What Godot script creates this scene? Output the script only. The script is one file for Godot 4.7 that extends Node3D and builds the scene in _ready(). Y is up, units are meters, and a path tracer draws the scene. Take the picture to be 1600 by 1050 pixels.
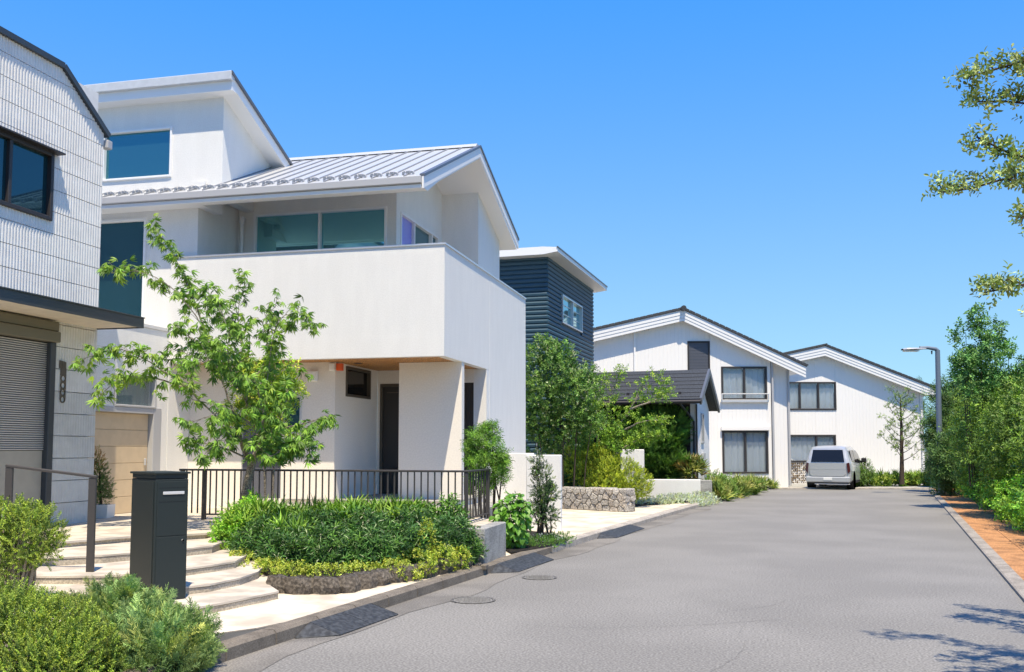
extends Node3D
# A quiet street of white houses on a clear summer noon. Metres, y up. Houses are drawn in their own street grids (x along the front, z towards the viewer).

var O := Vector3.ZERO          # base of the thing being built, in its grid
var TH := 0.0                  # turn of its grid, degrees
var M := {}
var TX := {}
var PM := {}
var rng := RandomNumberGenerator.new()

# ---------------------------------------------------------------- shapes
func st() -> SurfaceTool:
	var s := SurfaceTool.new()
	s.begin(Mesh.PRIMITIVE_TRIANGLES)
	return s

func vtx(s: SurfaceTool, p: Vector3, n: Vector3) -> void:
	s.set_normal(n)
	s.add_vertex(p - O)

func tri(s: SurfaceTool, a: Vector3, b: Vector3, c: Vector3) -> void:
	var n := (c - a).cross(b - a).normalized()
	vtx(s, a, n); vtx(s, b, n); vtx(s, c, n)

func quad(s: SurfaceTool, a: Vector3, b: Vector3, c: Vector3, d: Vector3) -> void:
	tri(s, a, b, c); tri(s, a, c, d)

func face(s: SurfaceTool, p: Array, mid: Vector3) -> void:     # a convex face turned away from mid
	var n: Vector3 = (p[2] - p[0]).cross(p[1] - p[0])
	var q := p.duplicate()
	if n.dot(p[0] - mid) < 0.0:
		q.reverse()
	for i in range(1, q.size() - 1):
		tri(s, q[0], q[i], q[i + 1])

func ob(s: SurfaceTool, o: Vector3, u: Vector3, v: Vector3, n: Vector3, lo: Vector3, hi: Vector3, ch := 0.0) -> void:   # a box along three axes, edges chamfered by ch
	var mid := o + u * (lo.x + hi.x) / 2 + v * (lo.y + hi.y) / 2 + n * (lo.z + hi.z) / 2
	var ax := [u, v, n]
	var h := (hi - lo).abs() / 2
	if ch > 0.0:
		ch = minf(ch, minf(h.x, minf(h.y, h.z)) * 0.9)
	for k in 3:
		var i := (k + 1) % 3
		var j := (k + 2) % 3
		for sg in [-1.0, 1.0]:
			var f := []
			for c in [[-1, -1], [1, -1], [1, 1], [-1, 1]]:
				f.append(mid + ax[k] * (sg * h[k]) + ax[i] * (c[0] * (h[i] - ch)) + ax[j] * (c[1] * (h[j] - ch)))
			face(s, f, mid)
	if ch > 0.0:
		for k in 3:
			var i := (k + 1) % 3
			var j := (k + 2) % 3
			for a in [-1.0, 1.0]:
				for b in [-1.0, 1.0]:
					var f := []
					for c in [-1.0, 1.0]:
						var e: Vector3 = mid + ax[k] * (c * (h[k] - ch))
						f.append(e + ax[i] * (a * h[i]) + ax[j] * (b * (h[j] - ch)))
					for c in [1.0, -1.0]:
						var e: Vector3 = mid + ax[k] * (c * (h[k] - ch))
						f.append(e + ax[i] * (a * (h[i] - ch)) + ax[j] * (b * h[j]))
					face(s, f, mid)
		for a in [-1.0, 1.0]:
			for b in [-1.0, 1.0]:
				for c in [-1.0, 1.0]:
					var q: Vector3 = mid + u * (a * (h.x - ch)) + v * (b * (h.y - ch)) + n * (c * (h.z - ch))
					face(s, [q + u * (a * ch), q + v * (b * ch), q + n * (c * ch)], mid)

func box(s: SurfaceTool, lo: Vector3, hi: Vector3, ch := 0.0) -> void:
	ob(s, Vector3.ZERO, Vector3.RIGHT, Vector3.UP, Vector3.BACK, lo, hi, ch)

func bx(x0: float, y0: float, z0: float, x1: float, y1: float, z1: float, ch := 0.0) -> SurfaceTool:
	var s := st()
	box(s, Vector3(x0, y0, z0), Vector3(x1, y1, z1), ch)
	return s

func prism(s: SurfaceTool, p: Array, e: Vector3) -> void:       # a flat outline pushed along e
	var n := Vector3.ZERO
	for i in p.size():
		n += p[i].cross(p[(i + 1) % p.size()])
	n = n.normalized()
	if n.dot(e) > 0.0:
		p = p.duplicate()
		p.reverse()
		n = -n
	var u := n.cross(Vector3.UP if absf(n.y) < 0.9 else Vector3.RIGHT).normalized()
	var v := n.cross(u)
	var flat := PackedVector2Array()
	for q in p:
		flat.append(Vector2(q.dot(u), q.dot(v)))
	var t := Geometry2D.triangulate_polygon(flat)
	for i in range(0, t.size(), 3):
		var a: Vector3 = p[t[i]]; var b: Vector3 = p[t[i + 1]]; var c: Vector3 = p[t[i + 2]]
		if (c - a).cross(b - a).dot(n) < 0.0:
			var w := b; b = c; c = w
		tri(s, a, b, c)
		tri(s, a + e, c + e, b + e)
	for i in p.size():
		var a: Vector3 = p[i]; var b: Vector3 = p[(i + 1) % p.size()]
		if n.dot((a - b).cross(e)) < 0.0:
			quad(s, a, b, b + e, a + e)
		else:
			quad(s, b, a, a + e, b + e)

func slab(s: SurfaceTool, p: Array, y0: float, y1: float) -> void:   # plan points [x, z] from y0 up to y1
	var q := []
	for c in p:
		q.append(Vector3(c[0], y0, c[1]))
	prism(s, q, Vector3(0, y1 - y0, 0))

func sheet(s: SurfaceTool, p: Array, y: float) -> void:
	var flat := PackedVector2Array()
	for c in p:
		flat.append(Vector2(c[0], c[1]))
	var t := Geometry2D.triangulate_polygon(flat)
	for i in range(0, t.size(), 3):
		var a := Vector3(p[t[i]][0], y, p[t[i]][1]); var b := Vector3(p[t[i + 1]][0], y, p[t[i + 1]][1]); var c := Vector3(p[t[i + 2]][0], y, p[t[i + 2]][1])
		if (c - a).cross(b - a).y < 0.0:
			tri(s, a, c, b)
		else:
			tri(s, a, b, c)

func tube(s: SurfaceTool, p: Array, r: Array, n := 7) -> void:   # a smooth pipe through points with radii
	var rings := []
	for i in p.size():
		var d: Vector3 = (p[mini(i + 1, p.size() - 1)] - p[maxi(i - 1, 0)]).normalized()
		var u := d.cross(Vector3(0.31, 0.2, 0.93) if absf(d.z) < 0.9 else Vector3.RIGHT).normalized()
		var v := d.cross(u)
		var ring := []
		for k in n:
			var a := TAU * k / n
			ring.append(u * cos(a) + v * sin(a))
		rings.append(ring)
	for i in p.size() - 1:
		for k in n:
			var m := (k + 1) % n
			var a: Vector3 = p[i] + rings[i][k] * r[i]; var b: Vector3 = p[i] + rings[i][m] * r[i]
			var c: Vector3 = p[i + 1] + rings[i + 1][m] * r[i + 1]; var d: Vector3 = p[i + 1] + rings[i + 1][k] * r[i + 1]
			vtx(s, a, rings[i][k]); vtx(s, c, rings[i + 1][m]); vtx(s, b, rings[i][m])
			vtx(s, a, rings[i][k]); vtx(s, d, rings[i + 1][k]); vtx(s, c, rings[i + 1][m])
	for e in [0, p.size() - 1]:
		var d: Vector3 = (p[1] - p[0]).normalized() * (-1.0 if e == 0 else 1.0)
		for k in range(1, n - 1):
			vtx(s, p[e] + rings[e][0] * r[e], d); vtx(s, p[e] + rings[e][k] * r[e], d); vtx(s, p[e] + rings[e][k + 1] * r[e], d)

func wallh(s: SurfaceTool, o: Vector3, u: Vector3, n: Vector3, w: float, h: float, t: float, holes := []) -> void:   # a wall of thickness t behind its face, with openings [u0, v0, u1, v1]
	var us := [0.0, w]
	var vs := [0.0, h]
	for k in holes:
		us.append_array([k[0], k[2]]); vs.append_array([k[1], k[3]])
	us.sort(); vs.sort()
	for i in us.size() - 1:
		for j in vs.size() - 1:
			if us[i + 1] - us[i] < 1e-4 or vs[j + 1] - vs[j] < 1e-4:
				continue
			var c := Vector2((us[i] + us[i + 1]) / 2, (vs[j] + vs[j + 1]) / 2)
			if holes.any(func(k): return c.x > k[0] and c.x < k[2] and c.y > k[1] and c.y < k[3]):
				continue
			ob(s, o, u, Vector3.UP, n, Vector3(us[i], vs[j], -t), Vector3(us[i + 1], vs[j + 1], 0))

# ---------------------------------------------------------------- things and parts
func turn() -> Basis:
	return Basis(Vector3.UP, -deg_to_rad(TH))

func at(th: float, base: Vector3) -> void:
	TH = th; O = base

func tag(o: Node, label := "", category := "", group := "", kind := "") -> void:
	for k in [["label", label], ["category", category], ["group", group], ["kind", kind]]:
		if k[1] != "":
			o.set_meta(k[0], k[1])

func put(o: Node3D, called: String, parent: Node) -> void:
	var fresh := called
	var k := 0
	while parent.has_node(NodePath(fresh)):
		k += 1
		fresh = "%s_%03d" % [called, k]
	o.name = fresh
	parent.add_child(o, true)

func root(called: String, label: String, category: String, group := "") -> Node3D:
	var o := Node3D.new()
	put(o, called, self)
	o.transform = Transform3D(turn(), turn() * O)
	tag(o, label, category, group)
	return o

var counts := {}
func part(called: String, s: SurfaceTool, m: Material, parent: Node, kind := "") -> MeshInstance3D:
	return piece(called, s.commit(), m, parent, O, kind)

func piece(called: String, mesh: Mesh, m: Material, parent: Node, where: Vector3, kind := "") -> MeshInstance3D:
	var o := MeshInstance3D.new()
	o.mesh = mesh
	o.material_override = m
	var key := str(parent.get_instance_id()) + called
	var k: int = counts.get(key, 0)
	counts[key] = k + 1
	o.name = called if k == 0 else "%s_%03d" % [called, k]
	parent.add_child(o, true)
	o.position = where - O
	if kind != "":
		o.set_meta("kind", kind)
	return o

func solo(called: String, s: SurfaceTool, m: Material, label: String, category: String, group := "") -> MeshInstance3D:
	var o := piece(called, s.commit(), m, self, O)
	o.transform = Transform3D(turn(), turn() * O)
	tag(o, label, category, group)
	return o

func struct(called: String, s: SurfaceTool, m: Material) -> MeshInstance3D:
	var o := solo(called, s, m, "", "")
	o.set_meta("kind", "structure")
	return o

# a window in a wall: frame as the part, panes (and curtains) as its pieces. o = lower left corner on the wall's face
func window(parent: Node, o: Vector3, u: Vector3, n: Vector3, w: float, h: float, cuts: Array, fw: float, fm: Material, gm: Material, inset := 0.05, bars := [], curtain: Material = null, proud := 0.02) -> MeshInstance3D:
	var s := st()
	var v := Vector3.UP
	ob(s, o, u, v, n, Vector3(0, 0, -inset - 0.05), Vector3(fw, h, proud), 0.006)
	ob(s, o, u, v, n, Vector3(w - fw, 0, -inset - 0.05), Vector3(w, h, proud), 0.006)
	ob(s, o, u, v, n, Vector3(fw, 0, -inset - 0.05), Vector3(w - fw, fw, proud + 0.004), 0.006)
	ob(s, o, u, v, n, Vector3(fw, h - fw, -inset - 0.05), Vector3(w - fw, h, proud + 0.004), 0.006)
	for c in cuts:
		ob(s, o, u, v, n, Vector3(c - fw * 0.5, fw, -inset - 0.045), Vector3(c + fw * 0.5, h - fw, proud - 0.006), 0.006)
	var f := part("window", s, fm, parent)
	var es := [fw * 0.5] + cuts + [w - fw * 0.5]
	for i in es.size() - 1:
		s = st()
		var back := -inset - (0.012 if i % 2 else 0.0)
		ob(s, o, u, v, n, Vector3(es[i] + fw * 0.5, fw, back - 0.012), Vector3(es[i + 1] - fw * 0.5, h - fw, back))
		part("pane", s, gm, f)
		for b in bars:
			s = st()
			ob(s, o, u, v, n, Vector3(es[i] + fw * 0.5, b - fw * 0.25, back + 0.001), Vector3(es[i + 1] - fw * 0.5, b + fw * 0.25, back + 0.02))
			part("glazing_bar", s, fm, f)
		if curtain:
			s = st()
			var a: float = es[i] + fw * 0.5
			var e: float = es[i + 1] - fw * 0.5
			var k := int((e - a) / 0.055)
			for j in k:
				var x0 := lerpf(a, e, float(j) / k)
				var x1 := lerpf(a, e, float(j + 1) / k)
				var z0 := back - 0.10 + 0.025 * sin(j * 1.7) + 0.02 * (j % 2)
				var z1 := back - 0.10 + 0.025 * sin((j + 1) * 1.7) + 0.02 * ((j + 1) % 2)
				quad(s, o + u * x0 + v * fw + n * z0, o + u * x0 + v * (h - fw) + n * z0, o + u * x1 + v * (h - fw) + n * z1, o + u * x1 + v * fw + n * z1)
			part("curtain", s, curtain, f)
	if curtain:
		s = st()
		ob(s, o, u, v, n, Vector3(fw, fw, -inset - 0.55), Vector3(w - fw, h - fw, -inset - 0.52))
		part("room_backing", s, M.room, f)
	return f

# ---------------------------------------------------------------- materials
func noise(kind: int, freq: float, lo: float, hi: float, sd: int, oct := 4, size := 512, lo_at := 0.3, hi_at := 0.7) -> NoiseTexture2D:
	var f := FastNoiseLite.new()
	f.noise_type = kind
	f.frequency = freq
	f.seed = sd
	f.fractal_octaves = oct
	if kind == FastNoiseLite.TYPE_CELLULAR:
		f.cellular_return_type = FastNoiseLite.RETURN_DISTANCE
	var t := NoiseTexture2D.new()
	t.width = size; t.height = size
	t.seamless = true
	t.noise = f
	var g := Gradient.new()
	g.offsets = PackedFloat32Array([lo_at, hi_at])
	g.colors = PackedColorArray([Color(lo, lo, lo), Color(hi, hi, hi)])
	t.color_ramp = g
	return t

func mat(called: String, r: float, g: float, b: float, rough := 0.8, metal := 0.0) -> StandardMaterial3D:   # base colour in linear values
	var m := StandardMaterial3D.new()
	m.resource_name = called
	m.albedo_color = Color(r, g, b).linear_to_srgb()
	m.roughness = rough
	m.metallic = metal
	M[called] = m
	return m

func grain(m: StandardMaterial3D, a: Texture2D, sc: float, d: Texture2D = null, bump: Texture2D = null, cm := 0.3) -> StandardMaterial3D:
	m.albedo_texture = a
	m.uv1_triplanar = true
	m.uv1_world_triplanar = true
	m.uv1_scale = Vector3.ONE * sc
	if d:
		m.detail_enabled = true
		m.detail_blend_mode = BaseMaterial3D.BLEND_MODE_MUL
		m.detail_albedo = d
	if bump:
		m.heightmap_enabled = true
		m.heightmap_texture = bump
		m.heightmap_scale = cm
	return m

func materials() -> void:
	var S := FastNoiseLite.TYPE_SIMPLEX_SMOOTH
	TX.blotch = noise(S, 0.006, 0.975, 1.0, 3, 5)
	TX.soft = noise(S, 0.02, 0.965, 1.0, 4, 5)
	TX.fine = noise(S, 0.12, 0.80, 1.0, 5, 3)
	TX.plaster = noise(S, 0.10, 0.97, 1.0, 21, 4)
	TX.bumps = noise(S, 0.3, 0.0, 1.0, 6, 3, 1024)
	TX.speck = noise(FastNoiseLite.TYPE_CELLULAR, 0.10, 0.62, 1.0, 7, 1, 1024, 0.12, 0.75)
	TX.stain = noise(S, 0.004, 0.86, 1.0, 8, 6, 1024, 0.25, 0.6)
	TX.rough = noise(S, 0.03, 0.55, 1.0, 9, 5)
	TX.road = noise(S, 0.004, 0.94, 1.0, 14, 7, 1024, 0.3, 0.75)
	TX.grit = noise(S, 0.30, 0.73, 1.0, 15, 2, 1024, 0.25, 0.75)
	TX.soil = noise(S, 0.02, 0.6, 1.0, 16, 6)
	grain(mat("stucco", 0.84, 0.84, 0.82, 0.9), TX.plaster, 0.7, null, TX.bumps, 0.3)
	TX.streak = noise(S, 0.02, 0.985, 1.0, 33, 4)
	for m in [M.stucco]:
		m.detail_enabled = true
		m.detail_blend_mode = BaseMaterial3D.BLEND_MODE_MUL
		m.detail_albedo = TX.streak
		m.detail_uv_layer = BaseMaterial3D.DETAIL_UV_2
		m.uv2_triplanar = true
		m.uv2_world_triplanar = true
		m.uv2_scale = Vector3(0.4, 0.08, 0.4)
	grain(mat("stucco_warm", 0.81, 0.775, 0.715, 0.9), TX.plaster, 0.5, null, TX.bumps, 0.08)
	grain(mat("ribbed_block", 0.80, 0.80, 0.79, 0.9), TX.blotch, 0.5, TX.soft, TX.bumps, 0.2)
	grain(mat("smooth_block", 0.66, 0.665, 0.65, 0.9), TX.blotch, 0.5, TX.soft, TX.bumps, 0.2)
	grain(mat("cream_board", 0.74, 0.66, 0.54, 0.8), TX.soft, 0.5)
	mat("slate_metal", 0.055, 0.065, 0.075, 0.45, 0.3)
	mat("dark_frame", 0.045, 0.042, 0.045, 0.5, 0.3)
	mat("bronze", 0.10, 0.085, 0.065, 0.5, 0.2)
	mat("olive_metal", 0.17, 0.155, 0.11, 0.55, 0.2)
	mat("slat_metal", 0.56, 0.555, 0.54, 0.5, 0.3)
	grain(mat("panel_beige", 0.40, 0.37, 0.31, 0.6), TX.soft, 0.5)
	mat("alu", 0.60, 0.61, 0.63, 0.35, 0.4)
	mat("white_paint", 0.80, 0.81, 0.82, 0.45)
	mat("grey_paint", 0.42, 0.43, 0.45, 0.5)
	mat("roof_metal", 0.50, 0.52, 0.54, 0.4, 0.25)
	mat("roof_seam", 0.27, 0.28, 0.30, 0.45, 0.2)
	grain(mat("fascia_metal", 0.60, 0.62, 0.64, 0.4, 0.2), TX.soft, 0.6)
	mat("roof_edge", 0.13, 0.14, 0.16, 0.4, 0.3)
	mat("glass_blue", 0.07, 0.23, 0.29, 0.03, 0.8)
	mat("glass_film", 0.30, 0.32, 0.85, 0.1, 0.3)
	mat("glass_teal", 0.20, 0.50, 0.54, 0.03, 0.8).metallic_specular = 0.7
	mat("glass_dark", 0.03, 0.10, 0.13, 0.03, 0.65)
	mat("glass_black", 0.01, 0.011, 0.012, 0.08, 0.1)
	var g := mat("clear_pane", 0.55, 0.65, 0.72, 0.03)
	g.transparency = BaseMaterial3D.TRANSPARENCY_ALPHA
	g.albedo_color.a = 0.12
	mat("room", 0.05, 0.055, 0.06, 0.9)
	mat("curtain_grey", 0.34, 0.40, 0.47, 0.9)
	mat("curtain_green", 0.055, 0.12, 0.075, 0.9)
	grain(mat("garage_tan", 0.62, 0.49, 0.33, 0.6), TX.soft, 0.4)
	mat("door_dark", 0.035, 0.031, 0.03, 0.5)
	mat("door_slate", 0.10, 0.11, 0.14, 0.5)
	var w := grain(mat("ceiling_wood", 0.72, 0.36, 0.12, 0.6), TX.rough, 1.2)
	w.uv1_scale = Vector3(4.0, 4.0, 0.4)
	mat("rail_brown", 0.062, 0.057, 0.056, 0.45, 0.2)
	mat("box_green", 0.016, 0.024, 0.024, 0.5, 0.1)
	mat("box_seam", 0.006, 0.008, 0.008, 0.6)
	mat("slot_steel", 0.75, 0.75, 0.75, 0.3, 0.4)
	grain(mat("blue_siding", 0.030, 0.082, 0.120, 0.55), TX.soft, 0.6)
	mat("white_siding", 0.80, 0.80, 0.795, 0.7)
	grain(mat("dark_tile", 0.050, 0.060, 0.076, 0.7), TX.rough, 1.4)
	grain(mat("brown_board", 0.035, 0.025, 0.022, 0.7), TX.rough, 1.0)
	mat("mortar_dark", 0.03, 0.025, 0.02, 0.95)
	grain(mat("mosaic", 0.26, 0.18, 0.09, 0.85), TX.speck, 1.2)
	for k in 4:
		var c: Array = [[0.70, 0.66, 0.60], [0.78, 0.74, 0.68], [0.60, 0.57, 0.53], [0.72, 0.65, 0.57]][k]
		grain(mat("stone_%d" % k, c[0], c[1], c[2], 0.95), TX.rough, 1.6, null, TX.bumps, 0.8)
	mat("mortar", 0.20, 0.18, 0.155, 0.95)
	grain(mat("rock_brown", 0.54, 0.47, 0.39, 0.95), TX.rough, 1.5, TX.fine, TX.bumps, 2.0)
	grain(mat("concrete", 0.46, 0.46, 0.44, 0.9), TX.stain, 0.5, TX.fine, TX.bumps, 0.3)
	grain(mat("concrete_dirty", 0.235, 0.205, 0.17, 0.95), TX.stain, 0.8, TX.fine, TX.bumps, 0.15)
	grain(mat("kerb_pale", 0.52, 0.48, 0.43, 0.95), TX.stain, 0.6, TX.fine, TX.bumps, 0.15)
	grain(mat("edging", 0.40, 0.365, 0.32, 0.95), TX.stain, 0.6, TX.fine, TX.bumps, 0.15)
	grain(mat("pavement", 0.66, 0.59, 0.485, 0.9), TX.stain, 0.3, TX.soft, TX.bumps, 0.08)
	grain(mat("tread", 0.58, 0.525, 0.45, 0.85), TX.stain, 0.45, TX.soft, TX.bumps, 0.1)
	grain(mat("riser", 0.60, 0.53, 0.42, 0.9), TX.stain, 0.6, TX.fine)
	grain(mat("apron", 0.13, 0.13, 0.125, 0.95), TX.stain, 0.5, TX.grit, TX.bumps, 0.5)
	grain(mat("asphalt", 0.290, 0.284, 0.270, 0.92), TX.grit, 0.13, TX.road)
	M.asphalt.detail_enabled = true
	M.asphalt.detail_albedo = TX.road
	M.asphalt.detail_uv_layer = BaseMaterial3D.DETAIL_UV_2
	M.asphalt.uv2_triplanar = true
	M.asphalt.uv2_world_triplanar = true
	M.asphalt.uv2_scale = Vector3.ONE * 0.09
	grain(mat("asphalt_patch", 0.268, 0.255, 0.235, 0.95), TX.grit, 0.16, TX.stain)
	grain(mat("crack", 0.13, 0.13, 0.13, 0.95), TX.rough, 1.0)
	grain(mat("iron", 0.235, 0.225, 0.21, 0.7, 0.2), TX.rough, 2.0)
	grain(mat("rubber", 0.06, 0.066, 0.074, 0.65), TX.rough, 1.0)
	mat("pavement_edge", 0.02, 0.02, 0.022, 0.9)
	grain(mat("soil_orange", 0.66, 0.33, 0.14, 0.95), TX.stain, 0.5, TX.fine, TX.bumps, 0.6)
	grain(mat("soil_dark", 0.075, 0.055, 0.04, 0.98), TX.soil, 0.7, TX.rough, TX.bumps, 3.0)
	grain(mat("earth", 0.15, 0.16, 0.075, 0.98), TX.stain, 0.05, TX.rough)
	grain(mat("bark_pale", 0.62, 0.55, 0.45, 0.95), TX.rough, 2.5, null, TX.bumps, 1.0)
	grain(mat("bark_dark", 0.085, 0.065, 0.05, 0.95), TX.rough, 2.5)
	mat("twig_grey", 0.25, 0.22, 0.18, 0.9)
	mat("lamp_steel", 0.15, 0.19, 0.25, 0.5, 0.2)
	mat("lamp_lens", 0.72, 0.74, 0.75, 0.25)
	var p := mat("van_paint", 0.50, 0.52, 0.54, 0.3, 0.35)
	p.clearcoat_enabled = true
	p.clearcoat = 0.7
	p.clearcoat_roughness = 0.05
	mat("van_glass", 0.012, 0.012, 0.014, 0.05, 0.1)
	mat("van_dark", 0.012, 0.012, 0.013, 0.7)
	mat("tyre", 0.014, 0.014, 0.014, 0.8)
	mat("rim", 0.45, 0.46, 0.48, 0.3, 0.7)
	mat("tail_lens", 0.06, 0.015, 0.015, 0.2)
	mat("plate", 0.75, 0.76, 0.74, 0.5)
	mat("orange_red", 0.75, 0.12, 0.03, 0.5)
	mat("flower_yellow", 0.75, 0.50, 0.04, 0.8)
	for k in [["leaf", 0.55], ["leaf_gloss", 0.4], ["needle", 0.75]]:
		var m := mat(k[0], 1, 1, 1, k[1])
		m.vertex_color_use_as_albedo = true
		m.cull_mode = BaseMaterial3D.CULL_DISABLED
		m.backlight_enabled = true
		m.backlight = Color(0.55, 0.6, 0.3)
	for k in 3:
		var c: Array = [[0.20, 0.335, 0.04], [0.29, 0.43, 0.05], [0.14, 0.25, 0.03]][k]
		var m := mat("maple_%d" % k, c[0], c[1], c[2], 0.5)
		m.backlight_enabled = true
		m.backlight = Color(0.6, 0.7, 0.25)
	for k in 2:
		var c: Array = [[0.26, 0.36, 0.03], [0.33, 0.40, 0.045]][k]
		var m := mat("lime_%d" % k, c[0], c[1], c[2], 0.5)
		m.backlight_enabled = true
		m.backlight = Color(0.7, 0.75, 0.2)
	for k in 2:
		var c: Array = [[0.085, 0.22, 0.02], [0.12, 0.29, 0.03]][k]
		var m := mat("big_leaf_%d" % k, c[0], c[1], c[2], 0.45)
		m.backlight_enabled = true
		m.backlight = Color(0.5, 0.65, 0.15)

# ---------------------------------------------------------------- plants
func leaf(s: SurfaceTool, b: Vector3, d: Vector3, n: Vector3, l: float, w: float, fold := 0.2, droop := 0.1) -> void:
	var side := d.cross(n).normalized()
	var t := b + d * l - n * droop * l
	var m := b + d * l * 0.5 - n * droop * l * 0.3
	for k in [-1.0, 1.0]:
		var a: Vector3 = b + d * l * 0.32 + side * (k * w * 0.48) + n * fold * w - n * droop * l * 0.1
		var c: Vector3 = b + d * l * 0.66 + side * (k * w * 0.42) + n * fold * w - n * droop * l * 0.45
		tri(s, b, a, m); tri(s, a, c, m); tri(s, c, t, m)

func rdir(r: RandomNumberGenerator) -> Vector3:
	var z := r.randf_range(-1, 1)
	var a := r.randf() * TAU
	return Vector3(sqrt(1 - z * z) * cos(a), z, sqrt(1 - z * z) * sin(a))

func protos() -> void:
	var r := RandomNumberGenerator.new()
	r.seed = 11
	O = Vector3.ZERO
	for spec in [["broad", 7, 0.42, 0.20, 0.7], ["round", 6, 0.36, 0.27, 0.8], ["fine", 16, 0.22, 0.10, 0.9], ["willow", 9, 0.5, 0.09, 0.6]]:
		var s := st()
		for k in spec[1]:
			var t: float = float(k) / spec[1]
			var a: float = k * 2.4
			var out := Vector3(cos(a), spec[4] * (0.35 + t), sin(a)).normalized()
			leaf(s, Vector3(0, t * 0.75, 0), out, (Vector3.UP + rdir(r) * 0.6).normalized().slerp(out.cross(Vector3(0.3, 0.2, 1)).normalized(), 0.2), spec[2] * r.randf_range(0.8, 1.2), spec[3], 0.2, 0.12)
		PM[spec[0]] = s.commit()
	var s := st()      # a feathery juniper spray
	for k in 18:
		var t := k / 18.0
		for sg in [-1.0, 1.0]:
			var b := Vector3(0, t * 0.9, 0)
			var d := Vector3(sg * r.randf_range(0.5, 0.9), 0.8, r.randf_range(-0.5, 0.5)).normalized()
			var l := 0.34 * (1.1 - t * 0.8) * r.randf_range(0.7, 1.2)
			var q := d.cross(Vector3(r.randf_range(-0.4, 0.4), 0.1, 1)).normalized() * 0.016
			tri(s, b - q, b + d * l, b + q)
			for j in 3:
				var c := b + d * l * (0.25 + 0.25 * j)
				var e := (d + rdir(r) * 0.7).normalized() * l * 0.45
				tri(s, c - q * 0.8, c + e, c + q * 0.8)
	PM.juniper = s.commit()
	s = st()           # strappy blades that arch over
	for k in 9:
		var a := k * 2.4
		var d := Vector3(cos(a), 0, sin(a))
		var q := d.cross(Vector3.UP) * 0.035
		var p0 := d * 0.02
		var p1 := d * r.randf_range(0.12, 0.25) + Vector3.UP * 0.5
		var p2 := d * r.randf_range(0.35, 0.6) + Vector3.UP * r.randf_range(0.65, 0.95)
		quad(s, p0 - q, p1 - q * 1.2, p1 + q * 1.2, p0 + q)
		tri(s, p1 - q * 1.2, p2, p1 + q * 1.2)
	PM.blade = s.commit()
	for v in 3:        # a hand of drooping leaflets on a stalk
		s = st()
		for k in 6:
			var a := -2.0 + k * 0.8 + r.randf_range(-0.15, 0.15)
			var d := Vector3(sin(a), cos(a) * 0.75 + 0.1, r.randf_range(-0.1, 0.1)).normalized()
			var dn := (d + Vector3(0, 0, -0.55 - 0.25 * v)).normalized()
			leaf(s, Vector3(0, 0.3, 0), dn, d.cross(Vector3(d.y, -d.x, 0)).normalized().lerp(Vector3.BACK, 0.8).normalized(), 0.66 * r.randf_range(0.8, 1.1), 0.15, 0.15, 0.3)
		leaf(s, Vector3.ZERO, Vector3.UP, Vector3.BACK, 0.32, 0.02, 0.0, 0.0)
		PM["hand_%d" % v] = s.commit()
	s = st()
	leaf(s, Vector3.ZERO, Vector3(0, 0.95, 0.3).normalized(), Vector3(0, -0.3, 0.95), 1.0, 0.78, 0.12, 0.25)
	PM.heart = s.commit()

func aim(p: Vector3, d: Vector3, roll: float, sc: float) -> Transform3D:
	var y := d.normalized()
	var x := y.cross(Vector3(0.2, 0.3, 0.93) if absf(y.z) < 0.9 else Vector3.RIGHT).normalized()
	return Transform3D(Basis(y, roll) * Basis(x, y, x.cross(y)) * sc, p)

func mm(called: String, parent: Node, proto: Mesh, m: Material, xs: Array, cols: Array) -> MultiMeshInstance3D:
	var k := MultiMesh.new()
	k.transform_format = MultiMesh.TRANSFORM_3D
	k.use_colors = true
	k.mesh = proto
	k.instance_count = xs.size()
	for i in xs.size():
		var t: Transform3D = xs[i]
		t.origin -= O
		k.set_instance_transform(i, t)
		k.set_instance_color(i, cols[i])
	var o := MultiMeshInstance3D.new()
	o.multimesh = k
	o.material_override = m
	put(o, called, parent)
	o.set_meta("kind", "stuff")
	return o

func tint(r: RandomNumberGenerator, c: Array, spread := 0.35) -> Color:
	var q: Color = c[r.randi() % c.size()]
	var v := 1.0 + r.randf_range(-spread, spread)
	return Color(q.r * v * r.randf_range(0.9, 1.1), q.g * v, q.b * v)

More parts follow.
